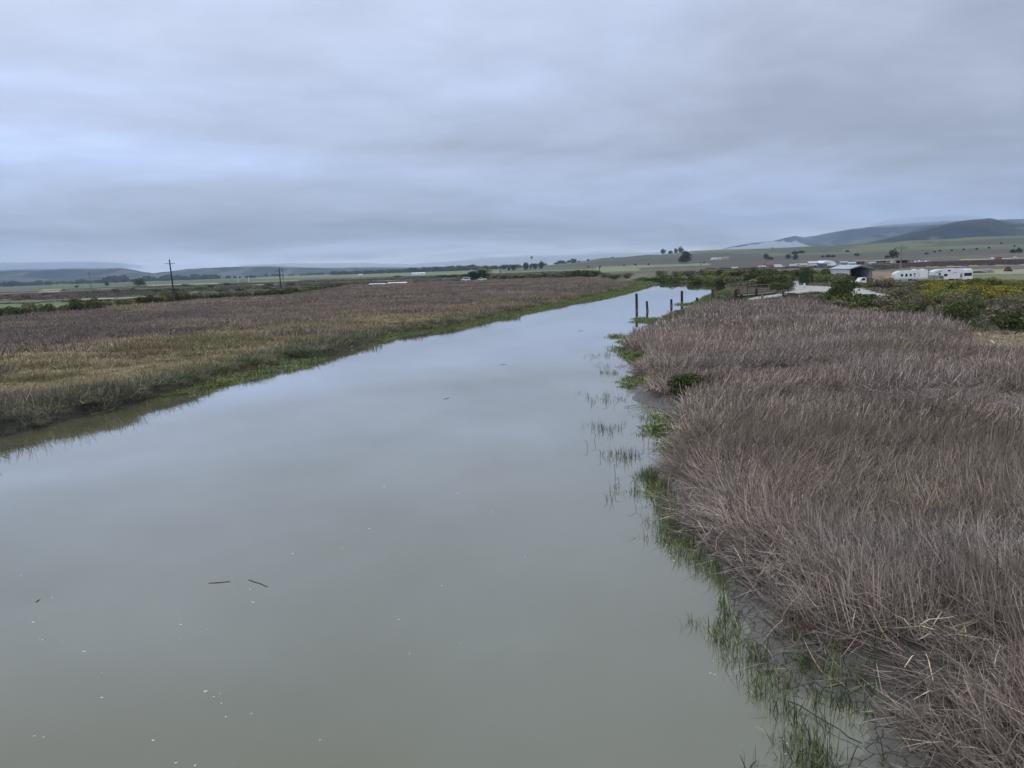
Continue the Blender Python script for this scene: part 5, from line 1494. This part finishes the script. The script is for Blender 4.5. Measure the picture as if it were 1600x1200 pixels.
    R('heap', 1364, 1374, 427.5, 433.5, 'soil_heap', 'pinkish soil heap beside the metal shed', 'soil heap', (.30, .17, .12), (.2, .15, .1), d=212)
    # across the marsh
    R('van', 721, 734.5, 432.4, 438.0, 'van', 'white van at the left side of the dome shaped dark tree', 'van', wht, d=440)
    R('pickup', 746, 760, 433.0, 438.0, 'pickup_truck', 'white pickup beneath the right side of the dome shaped dark tree', 'pickup', (.62, .62, .62), d=436)
    R('greenhouse', 575.5, 601, 437.2, 440.4, 'greenhouse', 'long low white tunnel at the far marsh edge, left of two', 'greenhouse', wht, (.5, .5, .5), d=390)
    R('greenhouse', 605.5, 635, 435.6, 439.4, 'greenhouse', 'long low white tunnel at the far marsh edge, right of two', 'greenhouse', (.66, .68, .70), (.5, .5, .5), d=400)
    R('house', 643.5, 664, 425.6, 429.4, 'barn', 'distant white barn at the edge of the green plain', 'barn', wht, (.7, .71, .73), d=1150)
    R('house', 560, 566, 426.4, 430.5, 'barn', 'tiny distant pale barn left of the white barn on the plain', 'barn', (.5, .5, .52), (.6, .6, .62), d=1200)
    R('greenhouse', 866, 887, 427.9, 431.0, 'greenhouse', 'white tunnel half hidden in brush left of the green ridge', 'greenhouse', wht, (.5, .5, .5), d=480)
    R('house', 1112, 1121, 402.8, 406.2, 'farmhouse', 'small white farmhouse with pale roof on the pasture slope', 'house', wht, (.6, .58, .54), d=1150)
    R('house', 1122, 1128, 402.8, 406.0, 'farmhouse', 'cream farmhouse between two others on the pasture slope', 'house', (.62, .58, .48), (.55, .5, .45), d=1150)
    R('house', 1130, 1139, 401.4, 405.6, 'farmhouse', 'brown roofed farmhouse rightmost on the pasture slope', 'house', (.5, .44, .38), (.3, .24, .2), d=1150)

# ------------------------------------------------------------------ small things on the water, balloon
def floaters():
    dk = wood_mat('wet_stick_wood', (.04, .034, .03))
    k = 0
    for (a, b, lab) in [((326, 911.5), (359, 909), 'dark stick floating on the open water, left one of two near each other'), ((388, 906), (419, 917), 'dark stick floating on the open water, right one of two near each other'),
                   ((782, 569.5), (791, 570), 'small dark twig floating in mid river'), ((693, 624), (702, 622), 'short dark twig floating left of mid river'),
                   ((903, 517.2), (911, 517), 'little dark twig floating far up the river'), ((56, 941), (62, 937), 'tiny dark twig floating at the left edge')]:
        p = W(*a); q = W(*b)
        t = MB(); c = (p + q) / 2; n = 6
        prev = Vector((p[0] - c[0], p[1] - c[1], .004)); dd = (q - p)
        for i in range(1, n + 1):
            cur = Vector((p[0] - c[0] + dd[0] * i / n + random.uniform(-.012, .012), p[1] - c[1] + dd[1] * i / n + random.uniform(-.012, .012), .006))
            rr_ = .008 * (1 - .5 * abs(i / n - .5)) * (1 + np.hypot(*c) / 60)
            t.tube(prev, cur, rr_, rr_ * .9, dk, 6); prev = cur
        o = t.build('floating_stick'); o.location = (c[0], c[1], 0)
        tag(o, lab, 'stick', None)
    for a, b, lab in [((960, 573), (978, 574), 'dark drift branch lying in the shallows off the reed bank'), ((975, 637), (1005, 634), 'dark branch lying on the grey mud spit'), ((965, 575), (985, 570), 'thin branch crossing the drift branch in the shallows'), ((1232, 1098), (1345, 1166), 'long dark stem lying in the shallow inlet at the lower right')]:
        p = W(*a); q = W(*b); c = (p + q) / 2; dd = q - p; t = MB(); n = 7
        prev = Vector((p[0] - c[0], p[1] - c[1], .03))
        for i in range(1, n + 1):
            cur = Vector((p[0] - c[0] + dd[0] * i / n + random.uniform(-.03, .03), p[1] - c[1] + dd[1] * i / n + random.uniform(-.03, .03), .04 + random.uniform(0, .05)))
            t.tube(prev, cur, .010, .009, dk, 6); prev = cur
        o = t.build('drift_branch'); o.location = (c[0], c[1], 0); tag(o, lab, 'branch')
    # bent reed stems poking from the water
    st = wood_mat('bare_stem', (.10, .085, .065))
    for i, (px, py, h) in enumerate([(918, 700, .5), (928, 690, .6), (937, 715, .5), (962, 745, .8), (968, 760, .55), (989, 775, 1.0), (1006, 690, .9), (1012, 700, .7), (960, 770, .5), (950, 627, .7)]):
        c = W(px, py); t = MB()
        a = random.uniform(-.5, .5); p1 = Vector((a * h * .35, 0, h * .6)); p2 = p1 + Vector((random.choice((-1, 1)) * h * .3, 0, -h * .15 * random.uniform(-1, 1)))
        t.tube((0, 0, -.2), p1, .010, .009, st, 5); t.tube(p1, p2, .009, .006, st, 5)
        o = t.build('reed_stem'); o.location = (c[0], c[1], 0)
        tag(o, 'bare broken reed stem poking out of the water off the right bank', 'reed stem', 'bare reed stems in the water')
    fo = mat('foam', (.60, .61, .60), .6, .06)
    spots = [(52, 972), (62, 998), (66, 1000), (33, 900), (97, 1003), (82, 934), (131, 1018), (158, 1052), (195, 1017), (159, 1090), (54, 1150), (68, 1152), (282, 976), (281, 998), (324, 983), (321, 1080), (344, 1084),
             (346, 1099), (353, 1120), (393, 1115), (305, 1196), (275, 1192), (334, 1089), (391, 921), (395, 941), (363, 905), (388, 903), (457, 865), (459, 930), (500, 1156), (239, 1157), (535, 857), (570, 835), (577, 826), (640, 1021), (623, 968),
             (1053, 876), (1047, 868), (1115, 1033), (1110, 1052), (1117, 1054), (1230, 1162), (1228, 1178), (1140, 1060), (720, 1005), (690, 915), (820, 870), (770, 800), (600, 760), (340, 790), (480, 720), (700, 700), (715, 770)]
    for i, (px, py) in enumerate(spots):
        c = W(px, py); d = math.hypot(*c)
        g = random.Random(i); s = (.016 if i % 3 else .026) * g.uniform(.5, .95) * (1 + d / 70)
        m = MB(); n = 9; vs = [(0, 0, .012)]
        for k in range(n):
            a = 6.283 * k / n; q = s * g.uniform(.65, 1.2); vs.append((q * 1.5 * math.cos(a), q * math.sin(a), .0015))
        m.add(vs, [(0, 1 + k, 1 + (k + 1) % n) for k in range(n)], fo)
        o = m.build('foam_fleck'); o.location = (c[0], c[1], .001); o.rotation_euler = (0, 0, g.uniform(0, 3))
        tag(o, 'tiny white foam fleck drifting on the water', 'foam fleck', 'foam flecks on the river')
    # white rag in the clearing
    c = W(1492.5, 534.5, .9); m = MB(); vs = [(0, 0, .28)]; n = 8
    for k in range(n): vs.append((.22 * math.cos(k * .785) * random.uniform(.6, 1.2), .2 * math.sin(k * .785), -.02))
    m.add(vs, [(0, 1 + k, 1 + (k + 1) % n) for k in range(n)], WHITE); o = m.build('litter'); o.location = (c[0], c[1], float(H(c[0], c[1])) + .25)
    tag(o, 'crumpled white scrap of litter at the edge of the tan clearing', 'litter')

def balloon():
    b, te = bearing(830.7, 402.2)
    D = 2500; dd = D * math.cos(0)
    t = thing('hot_air_balloon', 'tiny hot air balloon floating above the slim columnar tree', 'balloon', (D * math.sin(b), D * math.cos(b), CAM_H + D * te))
    R_ = 2.1 * D / FPX
    env = bpy.data.materials.new('balloon_stripes'); env.use_nodes = True; q = NT(env.node_tree)
    co = q.n('ShaderNodeTexCoord').outputs['Object']; sx = q.n('ShaderNodeSeparateXYZ', _0=co)
    an = q.math('MULTIPLY', q.math('ARCTAN2', sx.outputs[1], sx.outputs[0]), 3.82)
    c = q.ramp(q.math('FRACT', an), [(0, (.10, .16, .12)), (.33, (.35, .30, .10)), (.66, (.09, .10, .22))]); q.t.nodes[-1].color_ramp.interpolation = 'CONSTANT'
    p = q.n('ShaderNodeBsdfPrincipled', _Base_Color=c, _Roughness=.6); q.n('ShaderNodeOutputMaterial', _Surface=p.outputs[0])
    prof = [(.16, -1.30), (.30, -1.05), (.62, -.62), (.88, -.25), (.98, .05), (1.0, .25), (.94, .52), (.78, .78), (.5, .98), (.2, 1.07), (.01, 1.08)]
    m = MB(); m.lathe([(a * R_, z * R_) for a, z in prof], env, 24); m.build('envelope', t, True)
    m = MB(); m.box((0, 0, -1.72 * R_), (.32 * R_, .32 * R_, .22 * R_), wood_mat('basket_wicker', (.12, .08, .05)), taper=1.1); bk = m.build('basket', t)
    m = MB()
    for sx_ in (-1, 1):
        for sy in (-1, 1): m.tube((sx_ * .15 * R_, sy * .15 * R_, -1.62 * R_), (sx_ * .11 * R_, sy * .11 * R_, -1.3 * R_), .02 * R_, .02 * R_, RUBBER, 4)
    m.build('cable', t)

# ------------------------------------------------------------------ air
def haze():
    m = bpy.data.materials.new('air'); m.use_nodes = True; t = NT(m.node_tree)
    pvn = t.n('ShaderNodeVolumePrincipled'); pvn.inputs['Color'].default_value = (.60, .78, 1.0, 1); pvn.inputs['Density'].default_value = 7.5e-5
    o_ = t.n('ShaderNodeOutputMaterial'); t.l(pvn.outputs[0], o_.inputs['Volume'])
    b = MB(); b.box((0, 0, 230), (19000, 19000, 470), m); o = b.build('haze'); tag(o, kind='stuff')
    tag(o, 'thin bluish air over the whole valley', 'haze')

def fog_bank(name, label, prof, D, depth, dens, colr, seed=9):
    """a lens of fog: prof lists (bearing spot x, bottom y, top y) measured at distance D"""
    m = bpy.data.materials.new('fog'); m.use_nodes = True; t = NT(m.node_tree)
    pvn = t.n('ShaderNodeVolumePrincipled'); pvn.inputs['Color'].default_value = (*colr, 1); pvn.inputs['Density'].default_value = dens
    o_ = t.n('ShaderNodeOutputMaterial'); t.l(pvn.outputs[0], o_.inputs['Volume'])
    bb = np.array([(*bearing(p, lo), bearing(p, hi)[1]) for p, lo, hi in prof])
    nx, ny = 40 + 8 * len(prof), 12
    az = np.linspace(bb[0, 0], bb[-1, 0], nx); rr_ = np.linspace(D - depth / 2, D + depth / 2, ny)
    lo = CAM_H + D * np.interp(az, bb[:, 0], bb[:, 1]); hi = CAM_H + D * np.interp(az, bb[:, 0], bb[:, 2])
    T, B = [], []
    for j in range(ny):
        s = math.sin(math.pi * j / (ny - 1)) ** .5
        for i in range(nx):
            e = min(1, math.sin(math.pi * i / (nx - 1)) * 3) ** .5
            mid = (lo[i] + hi[i]) / 2; h = (hi[i] - lo[i]) / 2 * s * e
            h *= .55 + .9 * float(fbm(np.array(i * 7.), np.array(j * 9.), 30, seed, 4))
            T.append((rr_[j] * math.sin(az[i]), rr_[j] * math.cos(az[i]), mid + h + .5)); B.append((T[-1][0], T[-1][1], max(3, mid - h)))
    V = T + B; nT = len(T)
    F = []
    for j in range(ny - 1):
        for i in range(nx - 1):
            q = j * nx + i; F.append((q, q + 1, q + nx + 1, q + nx)); F.append((nT + q, nT + q + nx, nT + q + nx + 1, nT + q + 1))
    for i in range(nx - 1):
        F.append((i, nT + i, nT + i + 1, i + 1)); q = (ny - 1) * nx + i; F.append((q, q + 1, nT + q + 1, nT + q))
    for j in range(ny - 1):
        q = j * nx; F.append((q, q + nx, nT + q + nx, nT + q)); q = j * nx + nx - 1; F.append((q, nT + q, nT + q + nx, q + nx))
    me = mesh_np(name, V, F, None, [m]); o = link(name, me)
    tag(o, label, 'fog', kind='stuff')

def fogs():
    fog_bank('fog_bank', 'low white fog bank lying between the green ridge and the blue mountains',
             [(1128, 393, 389), (1155, 396, 386), (1185, 398, 380.5), (1205, 398, 377.5), (1225, 398, 376), (1245, 398, 378.5), (1262, 396, 383.5), (1282, 393, 389)], 5000, 900, .005, (.74, .79, .88), 4)
    fog_bank('low_cloud', 'long pale strip of low cloud draped over the far hills left of centre',
             [(370, 417.5, 414), (430, 418.5, 411.5), (500, 419.5, 411), (570, 418, 410.5), (640, 418.5, 413), (700, 417, 408), (760, 416.5, 403), (820, 413.5, 400), (880, 411, 398), (950, 408, 396), (1030, 404, 394), (1120, 398, 391)], 5600, 1500, .0016, (.76, .80, .88), 12)
    fog_bank('low_cloud', 'grey low cloud hiding the hill tops at the far left',
             [(-420, 440, 426), (-150, 429.5, 417), (0, 423.5, 411), (100, 420.5, 410), (190, 419.5, 411), (225, 419.5, 415)], 5600, 1500, .0011, (.55, .66, .82), 15)
    fog_bank('low_cloud', 'thin grey cloud capping the blue mountains at the right',
             [(1360, 356, 349), (1400, 354, 343), (1450, 352, 338), (1500, 349, 337), (1540, 346, 338)], 6800, 900, .0012, (.60, .70, .85), 21)

ground(); water(); road(); ridges()
reeds_right(); marsh_left(); green_grass(); loose_straw()
shrubs(); trees(); posts(); boardwalk(); poles(); settlement(); floaters(); balloon()
fogs(); haze()
